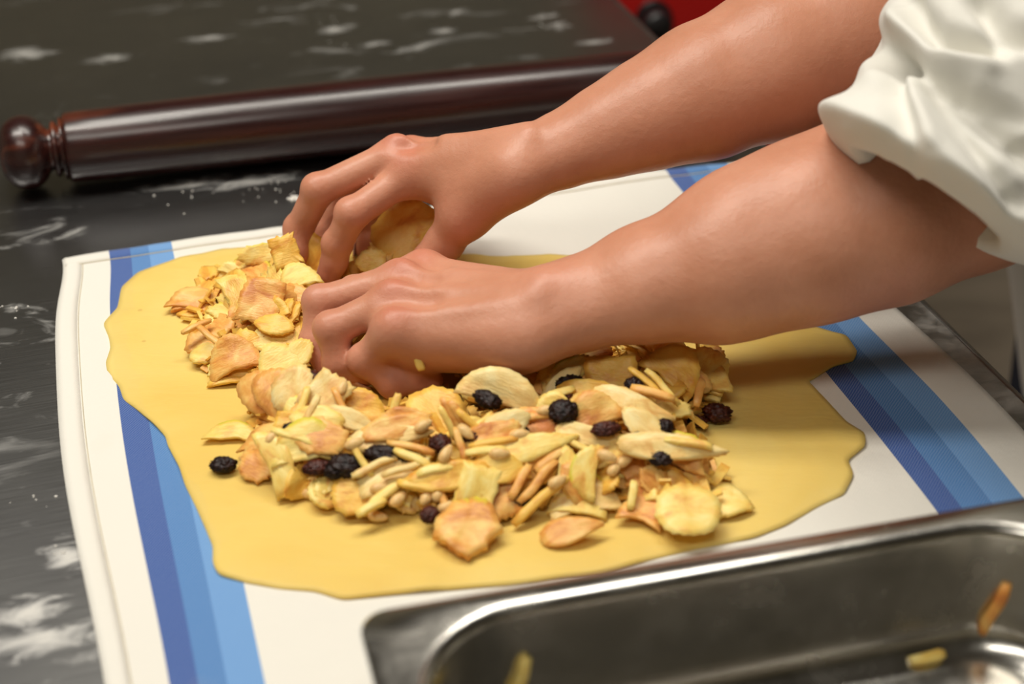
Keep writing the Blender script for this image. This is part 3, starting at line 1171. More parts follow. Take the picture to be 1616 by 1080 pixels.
# ---- sleeves and jacket
def sleeve(name, path, radii, seed, lip=0.010, fold=0.010, nseg=120, nt=110, ecc=None, pinch=None, grooves=None, smooth=8):
    rng = random.Random(seed)
    pts = catmull(path, nt)
    rr = np.interp(np.linspace(0, 1, nt), np.linspace(0, 1, len(radii)), radii)
    folds = [(rng.choice((3, 4, 5, 6)), rng.uniform(0, 6.28), rng.uniform(-4.5, 4.5), rng.uniform(0.5, 1.0)) for _ in range(5)]
    vs, fs = [], []
    T0_ = nrm(pts[1] - pts[0])
    ref = nrm(np.cross(T0_, A(0, 1, 0)))
    for i in range(nt):
        q = i / (nt - 1)
        T_ = nrm(pts[min(i + 1, nt - 1)] - pts[max(i - 1, 0)])
        a = nrm(ref - T_ * (ref @ T_))
        ref = a
        b_ = np.cross(T_, a)
        for k in range(nseg):
            th_ = 2 * math.pi * k / nseg
            d = 0.0
            for fq, ph, twi, am in folds:
                s_ = math.sin(fq * 0.5 * th_ * 2 + ph + twi * q + 1.2 * vnoise(q * 3 + fq, math.cos(th_) * 0.8, math.sin(th_) * 0.8 + seed))
                d += am * (1 - abs(s_)) ** 1.6
            d = (d / 3.2 - 0.35) * fold * min(1, 0.35 + q * 3.0)
            d += 0.5 * fold * vnoise(math.cos(th_) * 2.2 + seed, math.sin(th_) * 2.2, q * 5)
            if q < 0.09:
                d -= 0.020 * (1 - math.sqrt(max(0.0, 1 - (1 - q / 0.09) ** 2)))
            d += 0.013 * math.exp(-((q - 0.07) / 0.07) ** 2)                     # puffed roll above the cuff
            if pinch:
                for pth, pq, pw, pl, pd in pinch:
                    dth = (th_ - pth + math.pi) % (2 * math.pi) - math.pi
                    d -= pd * math.exp(-(dth / pw) ** 2) * math.exp(-((q - pq) / pl) ** 2)
            rad_ = a * math.cos(th_) + b_ * math.sin(th_)
            p = pts[i] + (rr[i] + d) * rad_
            if grooves and rad_ @ FWD < 0.5:
                gk = min(1.0, (0.5 - float(rad_ @ FWD)) / 0.6)
                gk = gk * gk * (3 - 2 * gk)
                vv = p - CAM
                gx, gy = CX + F * (vv @ RTV) / (vv @ FWD), CY - F * (vv @ UPV) / (vv @ FWD)
                for poly, gw, gd in grooves:
                    best = 1e9
                    for (x0, y0), (x1, y1) in zip(poly[:-1], poly[1:]):
                        dx, dy = x1 - x0, y1 - y0
                        tt_ = max(0, min(1, ((gx - x0) * dx + (gy - y0) * dy) / (dx * dx + dy * dy)))
                        best = min(best, (gx - x0 - tt_ * dx) ** 2 + (gy - y0 - tt_ * dy) ** 2)
                    p = p - rad_ * gd * 1.55 * gk * math.exp(-best / (gw * gw))
            vs.append(p)
    va = np.array(vs).reshape(nt, nseg, 3)                   # relax the folds so that they stay soft
    for _ in range(smooth):
        vb = va.copy()
        vb[1:-1] = 0.5 * va[1:-1] + 0.125 * (va[2:] + va[:-2] + np.roll(va, 1, 1)[1:-1] + np.roll(va, -1, 1)[1:-1])
        va = vb
    vs = list(va.reshape(-1, 3))
    # rolled-under lip
    lipv = []
    LIP = [(-0.004, 0.004), (-0.006, 0.014), (-0.006, 0.035)]
    for s_, (dr, dz) in enumerate(LIP):
        for k in range(nseg):
            p = vs[k]
            c = pts[0]
            lipv.append(p + nrm(c - p) * (-dr) + T0_ * dz)
    base = len(vs)
    vs += lipv
    for i in range(nt - 1):
        for k in range(nseg):
            k2 = (k + 1) % nseg
            fs.append((i * nseg + k, i * nseg + k2, (i + 1) * nseg + k2, (i + 1) * nseg + k))
    prev = 0
    for s_ in range(len(LIP)):
        cur = base + s_ * nseg
        for k in range(nseg):
            k2 = (k + 1) % nseg
            fs.append((cur + k, cur + k2, prev + k2, prev + k))
        prev = cur
    o = mesh_obj(name, np.array(vs) - BASE, fs, M['white'], person)
    return o


def Pd(x, y, dep):
    return CAM + (FWD + RTV * (x - CX) / F - UPV * (y - CY) / F) * dep


sleeve('sleeve', [Pd(1466, 322, .785), Pd(1532, 226, .785), Pd(1612, 112, .80), Pd(1800, -90, .83), SHN + A(.03, .01, .03)],
       [0.057, 0.066, 0.074, 0.082, 0.088], 3, fold=0.006, nseg=200, nt=170,
       grooves=[([(1372, 66), (1392, 74)], 22, 0.016), ([(1388, 72), (1404, 92), (1422, 150), (1440, 226), (1447, 270)], 9, 0.007),
                ([(1392, 66), (1418, 74), (1490, 132), (1551, 185), (1625, 245)], 20, 0.011), ([(1455, 130), (1503, 190), (1556, 253), (1610, 330)], 13, 0.008),
                ([(1430, -10), (1442, 19), (1478, 55), (1520, 66), (1570, 70)], 15, 0.012), ([(1515, 140), (1560, 160), (1625, 195)], 9, 0.006),
                ([(1400, 110), (1412, 180), (1405, 245)], 14, 0.004), ([(1470, 235), (1500, 280), (1540, 320)], 12, 0.005), ([(1540, -10), (1580, 40), (1630, 60)], 16, 0.010),
                ([(1345, 215), (1365, 250), (1400, 262)], 12, -0.004), ([(1425, 110), (1460, 190), (1490, 270)], 10, -0.004), ([(1410, 30), (1470, 85), (1560, 100)], 14, -0.005)])
sleeve('sleeve', [EF - nrm(SHF - EF) * 0.005, EF * 0.65 + SHF * 0.35, EF * 0.3 + SHF * 0.7, SHF + A(.02, .01, .02)],
       [0.056, 0.066, 0.076, 0.085], 7, fold=0.014)
# jacket: trunk, shoulders and sleeve heads as one soft shell
hip = A(0.56, 0.27, -0.22)
gJ = Grid((0.10, -0.16, -0.34), (0.78, 0.66, 0.50), 0.007)
tr = [(hip + A(0, 0, -.02), 0.180, 0.66), (hip + (mid - hip) * 0.45 + D2 * 0.02, 0.178, 0.66), (hip + (mid - hip) * 0.85 + D2 * 0.045, 0.185, 0.58)]
for (a, r1, f1), (b_, r2, f2) in zip(tr[:-1], tr[1:]):
    gJ.add(a, b_, r1, r2, 0.03, D2, f1, f2)
gJ.add(SHN + D2 * 0.01, SHF + D2 * 0.01, 0.078, 0.078, 0.05)
for E_, S_ in ((EN, SHN), (EF, SHF)):
    gJ.add(S_ + (E_ - S_) * 0.15, S_, 0.082, 0.078, 0.05)
gJ.add(mid + A(.0, 0, .085), mid + A(-.010, 0, .10), 0.066, 0.064, 0.02)      # collar
Xj, Yj, Zj = gJ.xyz((slice(None),) * 3)
gJ.f += (0.0035 * np.sin(24 * (Xj * D1[0] + Yj * D1[1]) + 9 * Zj) * np.sin(17 * Zj + 6 * Xj)).astype(np.float32)
gJ.f = np.maximum(gJ.f, (hip[2] - 0.08 - Zj).astype(np.float32))
vJ, fJ = gJ.nets()
mesh_obj('jacket', vJ - BASE, fJ, M['white'], person)
for sg in (-1, 1):
    top = hip + D1 * 0.085 * sg + A(0, 0, 0.05)
    vs, fs = tube([top, top + A(0, 0, -0.25), A(top[0] + .01, top[1], -0.55), A(top[0] + .01, top[1], FLZ + 0.03)], [0.105, 0.09, 0.07, 0.062], 28)
    mesh_obj('trouser_leg', np.array(vs) - BASE, fs, M['trouser'], person)
    bmq = box_bm(-0.19, 0.08, -0.045, 0.045, 0.0, 0.075, 0.03, 4)
    so = bm_obj('shoe', bmq, M['black'], person, True)
    so.location = (top[0] + .01 - BASE[0], top[1] - BASE[1], 0)
    so.rotation_euler = (0, 0, TH)


# ------------------------------------------------------------------ filling
rng = random.Random(11)


def outline(kind, r):
    """unit outline, long axis X, about 1 long and 0.6 wide"""
    pts = []
    if kind == 'half':                                      # half-moon slice: straight core side, curved peel side
        for i in range(15):
            a = math.pi * i / 14
            pts.append((0.5 * math.cos(a), 0.52 * math.sin(a) - 0.22))
        for i in range(1, 6):
            q = i / 6
            pts.append((-0.5 + q, -0.22 + 0.06 * math.sin(q * math.pi) + r.uniform(-.025, .025)))
    elif kind == 'lens':
        for i in range(20):
            a = 2 * math.pi * i / 20
            pts.append((0.5 * math.cos(a), 0.26 * math.sin(a) * abs(math.sin(a)) ** 0.25 + r.uniform(-.015, .015)))
    elif kind == 'square':
        for x0, y0, x1, y1 in ((-.5, -.36, .5, -.36), (.5, -.36, .46, .36), (.46, .36, -.46, .38), (-.46, .38, -.5, -.36)):
            for i in range(5):
                q = i / 5
                pts.append((x0 + (x1 - x0) * q + r.uniform(-.02, .02), y0 + (y1 - y0) * q + r.uniform(-.02, .02)))
    elif kind == 'round':
        for i in range(20):
            a = 2 * math.pi * i / 20
            k = 1 + r.uniform(-.07, .05)
            pts.append((0.5 * k * math.cos(a), 0.42 * k * math.sin(a)))
    elif kind == 'shard':
        n = 18
        for i in range(n):
            a = 2 * math.pi * i / n
            k = r.uniform(0.84, 1.06)
            pts.append((0.5 * k * math.cos(a), 0.36 * k * math.sin(a)))
    else:                                                   # leaf: pointed at one end
        for i in range(20):
            a = 2 * math.pi * i / 20
            w = 0.30 * (1 - 0.55 * math.cos(a))
            pts.append((0.5 * math.cos(a), w * math.sin(a) + r.uniform(-.015, .015)))
    return pts


def slice_mesh(name, kind, seed, mat, lx, ly, th, bend=0.3, twist=0.1, peel=0.0):
    """thin cut of apple, lx long, ly wide (metres), bent about both axes; centre at origin, face up"""
    r = random.Random(seed)
    pts = outline(kind, r)
    w0 = max(p[1] for p in pts) - min(p[1] for p in pts)
    pts = [(x * lx, y / w0 * ly) for x, y in pts]
    rag = 0.0009 if kind in ('shard', 'square') else 0.0004
    fine = []
    for i, (x, y) in enumerate(pts):
        x2, y2 = pts[(i + 1) % len(pts)]
        fine.append((x + r.gauss(0, rag * .4), y + r.gauss(0, rag * .4)))
        fine.append(((x + x2) / 2 * (1 - r.uniform(0, rag / lx * 4)), (y + y2) / 2 * (1 - r.uniform(0, rag / lx * 4))))
    pts = fine
    n = len(pts)
    rad = [0.0, 0.4, 0.76, 1.0]
    vs, fs, pl = [], [], []

    def surf(x, y):
        z = -bend * (x / lx) ** 2 * lx * 1.0 + twist * x * y / ly + 0.16 * bend * y * y / ly
        return z + 0.09 * ly * vnoise(x / lx * 2.2 + seed * 1.37, y / ly * 2.2) + 0.015 * ly * vnoise(x / lx * 6 + seed, y / ly * 6)

    ymax = max(p[1] for p in pts)
    for side in (1, -1):
        for ri, q in enumerate(rad):
            for i in range(n if ri else 1):
                x, y = pts[i][0] * q, pts[i][1] * q
                h = th * 0.5 * (1.0 if q < 0.95 else 0.8) * (1 + 0.25 * vnoise(x * 260 + seed, y * 260, side))
                vs.append((x, y, surf(x, y) + side * h))
                pl.append(1.0 if (peel and y > ymax * (1 - peel) and q > 0.9) else 0.0)
    per_side = 1 + (len(rad) - 1) * n

    def vi(s, ri, i):
        return s * per_side + (0 if ri == 0 else 1 + (ri - 1) * n + i % n)
    for s in (0, 1):
        for ri in range(len(rad) - 1):
            for i in range(n):
                q = (vi(s, ri, i), vi(s, ri + 1, i), vi(s, ri + 1, i + 1)) if ri == 0 else \
                    (vi(s, ri, i), vi(s, ri + 1, i), vi(s, ri + 1, i + 1), vi(s, ri, i + 1))
                fs.append(q if s == 0 else tuple(reversed(q)))
    e = len(rad) - 1
    for i in range(n):
        fs.append((vi(0, e, i), vi(1, e, i), vi(1, e, i + 1), vi(0, e, i + 1)))
    me = bpy.data.meshes.new(name)
    me.from_pydata(vs, [], fs)
    me.polygons.foreach_set('use_smooth', [True] * (len(fs) - n) + [False] * n)
    me.materials.append(mat)
    a = me.attributes.new('peel', 'FLOAT', 'POINT')
    a.data.foreach_set('value', np.array(pl, np.float32))
    return me


def stick_mesh(name, seed, mat, L, w, h, bend=0.1):
    r = random.Random(seed)
    n = 7
    vs, fs = [], []
    for i in range(n):
        q = i / (n - 1)
        x = (q - 0.5) * L
        k = 1.0 if 0 < i < n - 1 else 0.72
        oz = -bend * (q - 0.5) ** 2 * L
        oy = 0.06 * L * vnoise(q * 2 + seed, 0.3)
        for yy, zz in ((-1, -.6), (-.6, -1), (.6, -1), (1, -.6), (1, .6), (.6, 1), (-.6, 1), (-1, .6)):
            vs.append((x + (r.uniform(-.03, .03) * L if i in (0, n - 1) else 0), oy + yy * w / 2 * k * r.uniform(.9, 1.08), oz + zz * h / 2 * k * r.uniform(.9, 1.08)))
    for i in range(n - 1):
        for k in range(8):
            k2 = (k + 1) % 8
            fs.append((i * 8 + k, i * 8 + k2, (i + 1) * 8 + k2, (i + 1) * 8 + k))
    fs.append(tuple(reversed(range(8))))
    fs.append(tuple((n - 1) * 8 + k for k in range(8)))
    me = bpy.data.meshes.new(name)
    me.from_pydata(vs, [], fs)
    me.polygons.foreach_set('use_smooth', [True] * len(fs))
    me.materials.append(mat)
    return me


def blob_mesh(name, seed, mat, lx, ly, lz, wr, pear=0.0, sub=3):
    bm = bmesh.new()
    bmesh.ops.create_icosphere(bm, subdivisions=sub, radius=1.0)
    for v in bm.verts:
        c = v.co.normalized()
        d = 1 + wr * (0.6 - 2.6 * abs(vnoise(c.x * 2.0 + seed, c.y * 3.6, c.z * 3.6))) + 1.0 * wr * (0.4 - 2 * abs(vnoise(c.x * 3.5, c.y * 7 + seed, c.z * 7)))
        k = 1 - pear * c.x
        v.co = Vector((c.x * lx / 2, c.y * ly / 2 * k, c.z * lz / 2 * k)) * d
    me = bpy.data.meshes.new(name)
    bm.to_mesh(me)
    bm.free()
    me.polygons.foreach_set('use_smooth', [True] * len(me.polygons))
    me.materials.append(mat)
    return me


# ---- heap height field
FOOT = [(285, 500), (300, 465), (345, 432), (420, 418), (520, 415), (640, 425), (720, 450), (800, 500), (870, 540), (980, 552), (1080, 556),
        (1140, 565), (1146, 610), (1120, 660), (1130, 712), (1160, 770), (1165, 800), (1100, 835), (1040, 822), (980, 806), (900, 812),
        (820, 815), (740, 822), (650, 818), (570, 812), (500, 796), (440, 785), (398, 752), (388, 700), (392, 640), (400, 612), (340, 606), (300, 580), (288, 545)]
fw_ = np.array([P(x, y, DZ)[:2] for x, y in FOOT])


def foot_dist(x, y):
    """signed distance to the heap outline, positive inside"""
    ins = False
    best = 1e9
    n = len(fw_)
    for i in range(n):
        ax_, ay = fw_[i]
        bx, by = fw_[(i + 1) % n]
        if (ay > y) != (by > y) and x < (bx - ax_) * (y - ay) / (by - ay) + ax_:
            ins = not ins
        dx, dy = bx - ax_, by - ay
        t = max(0, min(1, ((x - ax_) * dx + (y - ay) * dy) / (dx * dx + dy * dy)))
        best = min(best, math.hypot(x - ax_ - t * dx, y - ay - t * dy))
    return best if ins else -best


def heap_h(x, y):
    d = foot_dist(x, y)
    if d <= 0:
        return 0.0
    q = min(1.0, d / 0.045)
    return 0.0235 * (q * (2 - q)) ** 0.9 * (0.86 + 0.3 * vnoise(x * 26, y * 26, 3.3))


def on_heap(px, py, extra=0.0):
    d = ray(px, py)
    t = (0.06 - CAM[2]) / d[2]
    for _ in range(400):
        p = CAM + d * t
        if p[2] <= DZ + heap_h(p[0], p[1]) + extra:
            return p
        t += 0.0008
    return P(px, py, DZ)


def basis(center, ang, tilt, az):
    """frame whose X axis looks turned by ang degrees in the picture, face normal tilted by tilt towards az
    (az: 0 = right, 90 = away, 180 = left, 270 = to the viewer)"""
    tl, z_ = math.radians(tilt), math.radians(az)
    n = np.array([math.sin(tl) * math.cos(z_), math.sin(tl) * math.sin(z_), math.cos(tl)])
    v = nrm(center - CAM)
    w = RTV * math.cos(math.radians(ang)) + UPV * math.sin(math.radians(ang))
    x = w - v * float(w @ n) / float(v @ n)                  # slide along the view ray into the face plane
    if np.linalg.norm(x) > 4:
        x = w - n * float(w @ n)
    x = nrm(x)
    y = np.cross(n, x)
    return np.stack([x, y, n], 1)


def place(me, name, center, R):
    o = bpy.data.objects.new(name, me)
    C.objects.link(o)
    m4 = Matrix(((R[0][0], R[0][1], R[0][2], center[0]), (R[1][0], R[1][1], R[1][2], center[1]), (R[2][0], R[2][1], R[2][2], center[2]), (0, 0, 0, 1)))
    o.matrix_world = m4
    return o


def mesh_pts(me, R, c, step=1):
    p = np.array([v.co for v in me.vertices])[::step]
    return p @ np.asarray(R).T + c


def settle(me, R, c, floor_clear=0.0002, hands=True):
    """lift until nothing is below the dough; report clearance to the hands"""
    p = mesh_pts(me, R, c)
    lo = p[:, 2].min()
    if lo < DZ + floor_clear:
        c = c + A(0, 0, DZ + floor_clear - lo)
        p = p + A(0, 0, DZ + floor_clear - lo)
    cl = min(gN.sample(p).min(), gF.sample(p).min())
    return c, cl


G_SL, G_ST, G_RA, G_NU = 'apple slices of the filling', 'apple sticks of the filling', 'raisins of the filling', 'pine nuts of the filling'
L_SL = {'apple_pale': 'pale yellow apple slice in the heap of filling', 'apple_gold': 'golden yellow apple slice in the heap of filling',
        'apple_brown': 'browned apple slice in the heap of filling', 'apple_white': 'whitish apple slice in the heap of filling'}
KIND = {'half': 'half-moon', 'lens': 'narrow', 'square': 'squarish', 'round': 'roundish', 'shard': 'ragged', 'leaf': 'pointed'}
TONE = {'apple_pale': 'pale yellow', 'apple_gold': 'golden', 'apple_brown': 'browned', 'apple_white': 'whitish'}
SPOTS = [((470, 470), 'by the far hand fingertips'), ((330, 530), 'in the loose clump beside the bare far dough'), ((440, 600), 'between the loose clump and the curled fingers'),
         ((580, 640), 'below the curled fingers'), ((430, 730), 'on the heap side facing the single black raisin'), ((560, 760), 'at the heap foot by the pine nuts'),
         ((690, 700), 'in the middle of the heap'), ((740, 790), 'at the heap foot by the thick chunk'), ((800, 620), 'below the wrist'), ((900, 640), 'around the big black raisin'),
         ((880, 760), 'on the heap side facing the steel pan'), ((980, 590), 'under the forearm'), ((1090, 600), 'at the heap end under the forearm'), ((1030, 700), 'at the heap end by the loose raisins'),
         ((1060, 780), 'around the round slice at the heap end'), ((620, 420), 'between the two hands')]


def near_what(c):
    v = np.asarray(c) - CAM
    px, py = CX + F * (v @ RTV) / (v @ FWD), CY - F * (v @ UPV) / (v @ FWD)
    return min(SPOTS, key=lambda q: (q[0][0] - px) ** 2 + (q[0][1] - py) ** 2)[1]


def clear_zone(c):
    v = np.asarray(c) - CAM
    px, py = CX + F * (v @ RTV) / (v @ FWD), CY - F * (v @ UPV) / (v @ FWD)
    return 500 < px < 735 and 470 < py < 640


seedc = [100]
PX = 1 / 2800.0                                             # metres per picture pixel near the heap


def hero_slice(px, py, l, w, ang, tilt=0, az=270, kind='half', mat='apple_pale', bend=0.25, th=0.0014, extra=0.001, peel=0.0,
               label=None, z=None, twist=0.1, fs=1.0, flat=False):
    """l, w: visible length and true width in picture pixels"""
    seedc[0] += 1
    c = P(px, py, z) if z is not None else on_heap(px, py, extra)
    R = basis(c, ang, tilt, az)
    me = slice_mesh('apple_slice', kind, seedc[0], M[mat], l * PX, w * PX * fs, th, bend, twist, peel)
    c, cl = settle(me, R, c)
    for _ in range(10):
        if cl > 0.0003:
            break
        c = c - A(0, 0, 0.002) if c[2] > DZ + 0.006 else c + A(0, -0.003, 0)
        c, cl = settle(me, R, c)
    o = place(me, 'apple_slice', c, R)
    tag(o, label or '%s %s apple slice %s' % (KIND[kind], TONE[mat], near_what(c)), 'apple slice', G_SL)
    return o


# lone and prominent slices, after the photograph (pixel position, size, turn)
hero_slice(366, 688, 84, 40, -2, 10, 270, 'half', 'apple_pale', 0.12, peel=0.3, z=DZ + 0.002, label='thin apple slice with yellow peel edge lying apart near the single black raisin')
hero_slice(902, 842, 92, 44, 14, 22, 250, 'leaf', 'apple_brown', 0.35, z=DZ + 0.004, label='single curled brownish apple slice lying apart towards the steel pan')
hero_slice(737, 836, 92, 100, -4, 14, 265, 'shard', 'apple_brown', 0.15, th=0.005, z=DZ + 0.006, peel=0.12, label='thick ragged apple chunk with greenish rim lying in front of the heap')
hero_slice(1085, 804, 92, 90, -8, 16, 270, 'round', 'apple_pale', 0.08, twist=0.0, z=DZ + 0.012, label='round pale apple slice with core mark at the heap end by the pan')
hero_slice(1154, 792, 66, 66, -12, 10, 280, 'leaf', 'apple_pale', 0.2, z=DZ + 0.004, label='small pale apple slice poking out beside the round slice')
hero_slice(1056, 752, 104, 100, -20, 18, 275, 'square', 'apple_brown', 0.10, z=DZ + 0.009, label='broad blushed apple slice leaning behind the round slice')
hero_slice(1016, 806, 66, 60, -18, 12, 270, 'half', 'apple_brown', 0.2, z=DZ + 0.006)
hero_slice(1020, 792, 56, 50, 10, 16, 270, 'shard', 'apple_brown', 0.2, z=DZ + 0.003)
hero_slice(299, 479, 58, 34, 4, 20, 270, 'square', 'apple_brown', 0.05, th=0.0035, z=DZ + 0.004)
hero_slice(303, 493, 54, 26, 4, 8, 270, 'lens', 'apple_gold', 0.1, z=DZ + 0.002)
hero_slice(376, 468, 96, 64, -68, 42, 250, 'half', 'apple_pale', 0.18, extra=0.006, label='crescent apple slice standing up at the far end of the heap')
hero_slice(412, 476, 74, 84, -10, 40, 270, 'square', 'apple_brown', 0.12, extra=0.010, label='square browned apple slice leaning on the standing crescent slice')
hero_slice(345, 515, 60, 50, -25, 25, 230, 'shard', 'apple_brown', 0.3)
hero_slice(318, 540, 62, 50, 10, 25, 250, 'shard', 'apple_brown', 0.3)
hero_slice(330, 560, 66, 44, -10, 20, 260, 'leaf', 'apple_pale', 0.3)
hero_slice(368, 575, 92, 70, 22, 40, 260, 'half', 'apple_brown', 0.45, extra=0.004)
hero_slice(372, 598, 90, 34, 6, 30, 270, 'half', 'apple_gold', 0.2)
hero_slice(385, 545, 70, 60, 30, 35, 250, 'shard', 'apple_gold', 0.3)
hero_slice(436, 528, 104, 60, -18, 32, 265, 'half', 'apple_pale', 0.15, extra=0.006)
hero_slice(432, 512, 70, 40, -10, 24, 260, 'lens', 'apple_gold', 0.2, extra=0.006)
hero_slice(472, 500, 74, 76, -52, 36, 265, 'half', 'apple_gold', 0.15, extra=0.008)
hero_slice(462, 468, 70, 50, -20, 25, 260, 'shard', 'apple_brown', 0.2, extra=0.004)
hero_slice(470, 440, 70, 60, 25, 25, 265, 'half', 'apple_pale', 0.2, extra=0.004)
hero_slice(441, 574, 78, 66, 30, 32, 265, 'half', 'apple_pale', 0.15, extra=0.008)
hero_slice(470, 560, 60, 44, 52, 36, 255, 'lens', 'apple_pale', 0.2, extra=0.008)
hero_slice(424, 622, 84, 92, 68, 40, 255, 'half', 'apple_brown', 0.25, extra=0.006, th=0.0028)
hero_slice(440, 618, 84, 80, 62, 40, 255, 'half', 'apple_brown', 0.25, extra=0.010)
hero_slice(460, 612, 80, 60, 58, 42, 255, 'lens', 'apple_white', 0.2, extra=0.012)
hero_slice(513, 624, 74, 62, 52, 40, 265, 'square', 'apple_white', 0.1, extra=0.012)
hero_slice(566, 648, 92, 60, -14, 38, 270, 'half', 'apple_gold', 0.15, th=0.0026, extra=0.002, label='large golden apple slice standing just below the curled fingers')
hero_slice(690, 650, 100, 80, -30, 30, 270, 'round', 'apple_gold', 0.1, extra=-0.002, label='wide translucent apple slice beneath the little finger')
hero_slice(436, 738, 104, 44, -68, 46, 260, 'half', 'apple_pale', 0.12, th=0.003, extra=0.008, label='long slice standing on edge at the heap side facing the black raisin')
hero_slice(405, 744, 60, 50, -30, 35, 250, 'shard', 'apple_brown', 0.2)
hero_slice(404, 720, 60, 50, 40, 35, 240, 'shard', 'apple_brown', 0.2, extra=0.004)
hero_slice(455, 750, 64, 30, -80, 42, 265, 'lens', 'apple_brown', 0.15, extra=0.004)
hero_slice(484, 702, 104, 70, 6, 36, 268, 'half', 'apple_pale', 0.2, extra=0.010, peel=0.25)
hero_slice(505, 690, 90, 60, -16, 30, 268, 'shard', 'apple_brown', 0.25, extra=0.011)
hero_slice(500, 662, 84, 44, -6, 34, 265, 'lens', 'apple_pale', 0.2, extra=0.010)
hero_slice(548, 660, 84, 30, -22, 40, 270, 'lens', 'apple_white', 0.12, extra=0.011)
hero_slice(618, 690, 124, 40, 8, 42, 270, 'leaf', 'apple_white', 0.12, th=0.0028, extra=0.009)
hero_slice(622, 676, 110, 40, 12, 38, 270, 'lens', 'apple_brown', 0.2, extra=0.012)
hero_slice(634, 664, 90, 40, 2, 38, 270, 'shard', 'apple_brown', 0.25, extra=0.013)
hero_slice(612, 752, 92, 48, 18, 32, 270, 'square', 'apple_white', 0.12, extra=0.008)
hero_slice(563, 776, 84, 76, -12, 34, 272, 'shard', 'apple_gold', 0.12, extra=0.008, peel=0.18)
hero_slice(522, 766, 44, 34, 60, 40, 240, 'shard', 'apple_brown', 0.2, extra=0.004)
hero_slice(751, 780, 84, 60, 76, 46, 272, 'square', 'apple_pale', 0.3, extra=0.010)
hero_slice(708, 752, 130, 44, 8, 34, 270, 'lens', 'apple_gold', 0.15, th=0.003, extra=0.010)
hero_slice(780, 748, 92, 60, 24, 40, 270, 'half', 'apple_gold', 0.2, extra=0.010)
hero_slice(793, 796, 56, 52, -70, 40, 272, 'square', 'apple_brown', 0.2, extra=0.006)
hero_slice(836, 706, 146, 46, 13, 34, 272, 'leaf', 'apple_pale', 0.1, th=0.003, extra=0.013, label='long bright apple slice lying across the top of the heap')
hero_slice(775, 686, 90, 40, 16, 36, 268, 'shard', 'apple_brown', 0.2, extra=0.012)
hero_slice(792, 672, 90, 40, 22, 40, 266, 'lens', 'apple_white', 0.15, extra=0.014)
hero_slice(850, 738, 90, 50, 40, 40, 272, 'shard', 'apple_gold', 0.25, extra=0.008)
hero_slice(899, 748, 84, 32, -82, 44, 272, 'lens', 'apple_pale', 0.12, extra=0.009, peel=0.2)
hero_slice(927, 744, 84, 44, 80, 44, 275, 'half', 'apple_pale', 0.12, extra=0.011, peel=0.25, label='apple slice with a green peel line standing near the heap end')
hero_slice(921, 788, 104, 56, 10, 28, 272, 'half', 'apple_white', 0.2, extra=0.006)
hero_slice(912, 800, 84, 48, -6, 24, 272, 'half', 'apple_pale', 0.2, extra=0.003)
hero_slice(1000, 742, 60, 40, -30, 30, 270, 'shard', 'apple_brown', 0.25)
hero_slice(792, 618, 132, 60, -20, 50, 268, 'half', 'apple_white', 0.18, th=0.003, extra=0.012, label='long whitish apple slice with a shaded underside beside the wrist')
hero_slice(756, 600, 60, 40, 8, 30, 265, 'shard', 'apple_pale', 0.2, extra=0.010)
hero_slice(965, 588, 84, 84, 2, 44, 270, 'square', 'apple_gold', 0.06, extra=0.013, label='squarish golden apple slice under the forearm')
hero_slice(1064, 582, 96, 72, -38, 40, 270, 'half', 'apple_gold', 0.15, extra=0.010)
hero_slice(1118, 578, 62, 70, 60, 40, 275, 'round', 'apple_pale', 0.15, extra=0.008)
hero_slice(1090, 600, 70, 40, -20, 34, 275, 'lens', 'apple_brown', 0.15, extra=0.006)
hero_slice(866, 586, 66, 44, 62, 42, 262, 'square', 'apple_gold', 0.1, extra=0.011)
hero_slice(898, 580, 80, 40, 32, 38, 265, 'lens', 'apple_pale', 0.12, extra=0.011, peel=0.25)
hero_slice(885, 606, 80, 30, 42, 38, 268, 'lens', 'apple_white', 0.12, extra=0.010)
hero_slice(950, 626, 140, 50, -6, 38, 272, 'leaf', 'apple_gold', 0.2, extra=0.010)
hero_slice(1000, 640, 130, 46, -18, 36, 275, 'leaf', 'apple_white', 0.15, extra=0.010)
hero_slice(938, 652, 80, 60, 26, 46, 272, 'half', 'apple_brown', 0.2, extra=0.012)
hero_slice(872, 674, 124, 50, -12, 42, 272, 'leaf', 'apple_brown', 0.15, extra=0.009)
hero_slice(935, 690, 110, 34, -14, 36, 275, 'leaf', 'apple_white', 0.15, extra=0.010)
hero_slice(1020, 676, 90, 44, -40, 36, 280, 'lens', 'apple_white', 0.15, extra=0.010)
hero_slice(1062, 706, 160, 44, -4, 30, 278, 'leaf', 'apple_white', 0.08, th=0.0026, extra=0.009, label='long pointed pale slice reaching over bare dough at the heap end')
hero_slice(970, 712, 110, 40, 20, 34, 275, 'lens', 'apple_pale', 0.15, extra=0.008)
hero_slice(1062, 646, 64, 34, 6, 26, 280, 'shard', 'apple_pale', 0.2)
# held in the far hand
hero_slice(450, 398, 50, 60, 20, 50, 265, 'square', 'apple_gold', 0.05, th=0.0022, z=0.040, label='golden apple slice held at the fingertips of the far hand')
hero_slice(498, 392, 96, 80, 58, 62, 262, 'square', 'apple_gold', 0.05, th=0.0022, z=0.036, label='golden apple slice hanging between two fingers of the far hand')
hero_slice(645, 372, 130, 130, 40, 55, 262, 'round', 'apple_gold', 0.06, z=0.036, label='large shaded apple slice seen between thumb and forefinger')
hero_slice(585, 412, 60, 50, 10, 35, 265, 'shard', 'apple_pale', 0.2, z=0.030)
hero_slice(600, 396, 60, 50, 60, 35, 265, 'shard', 'apple_pale', 0.2, z=0.028)

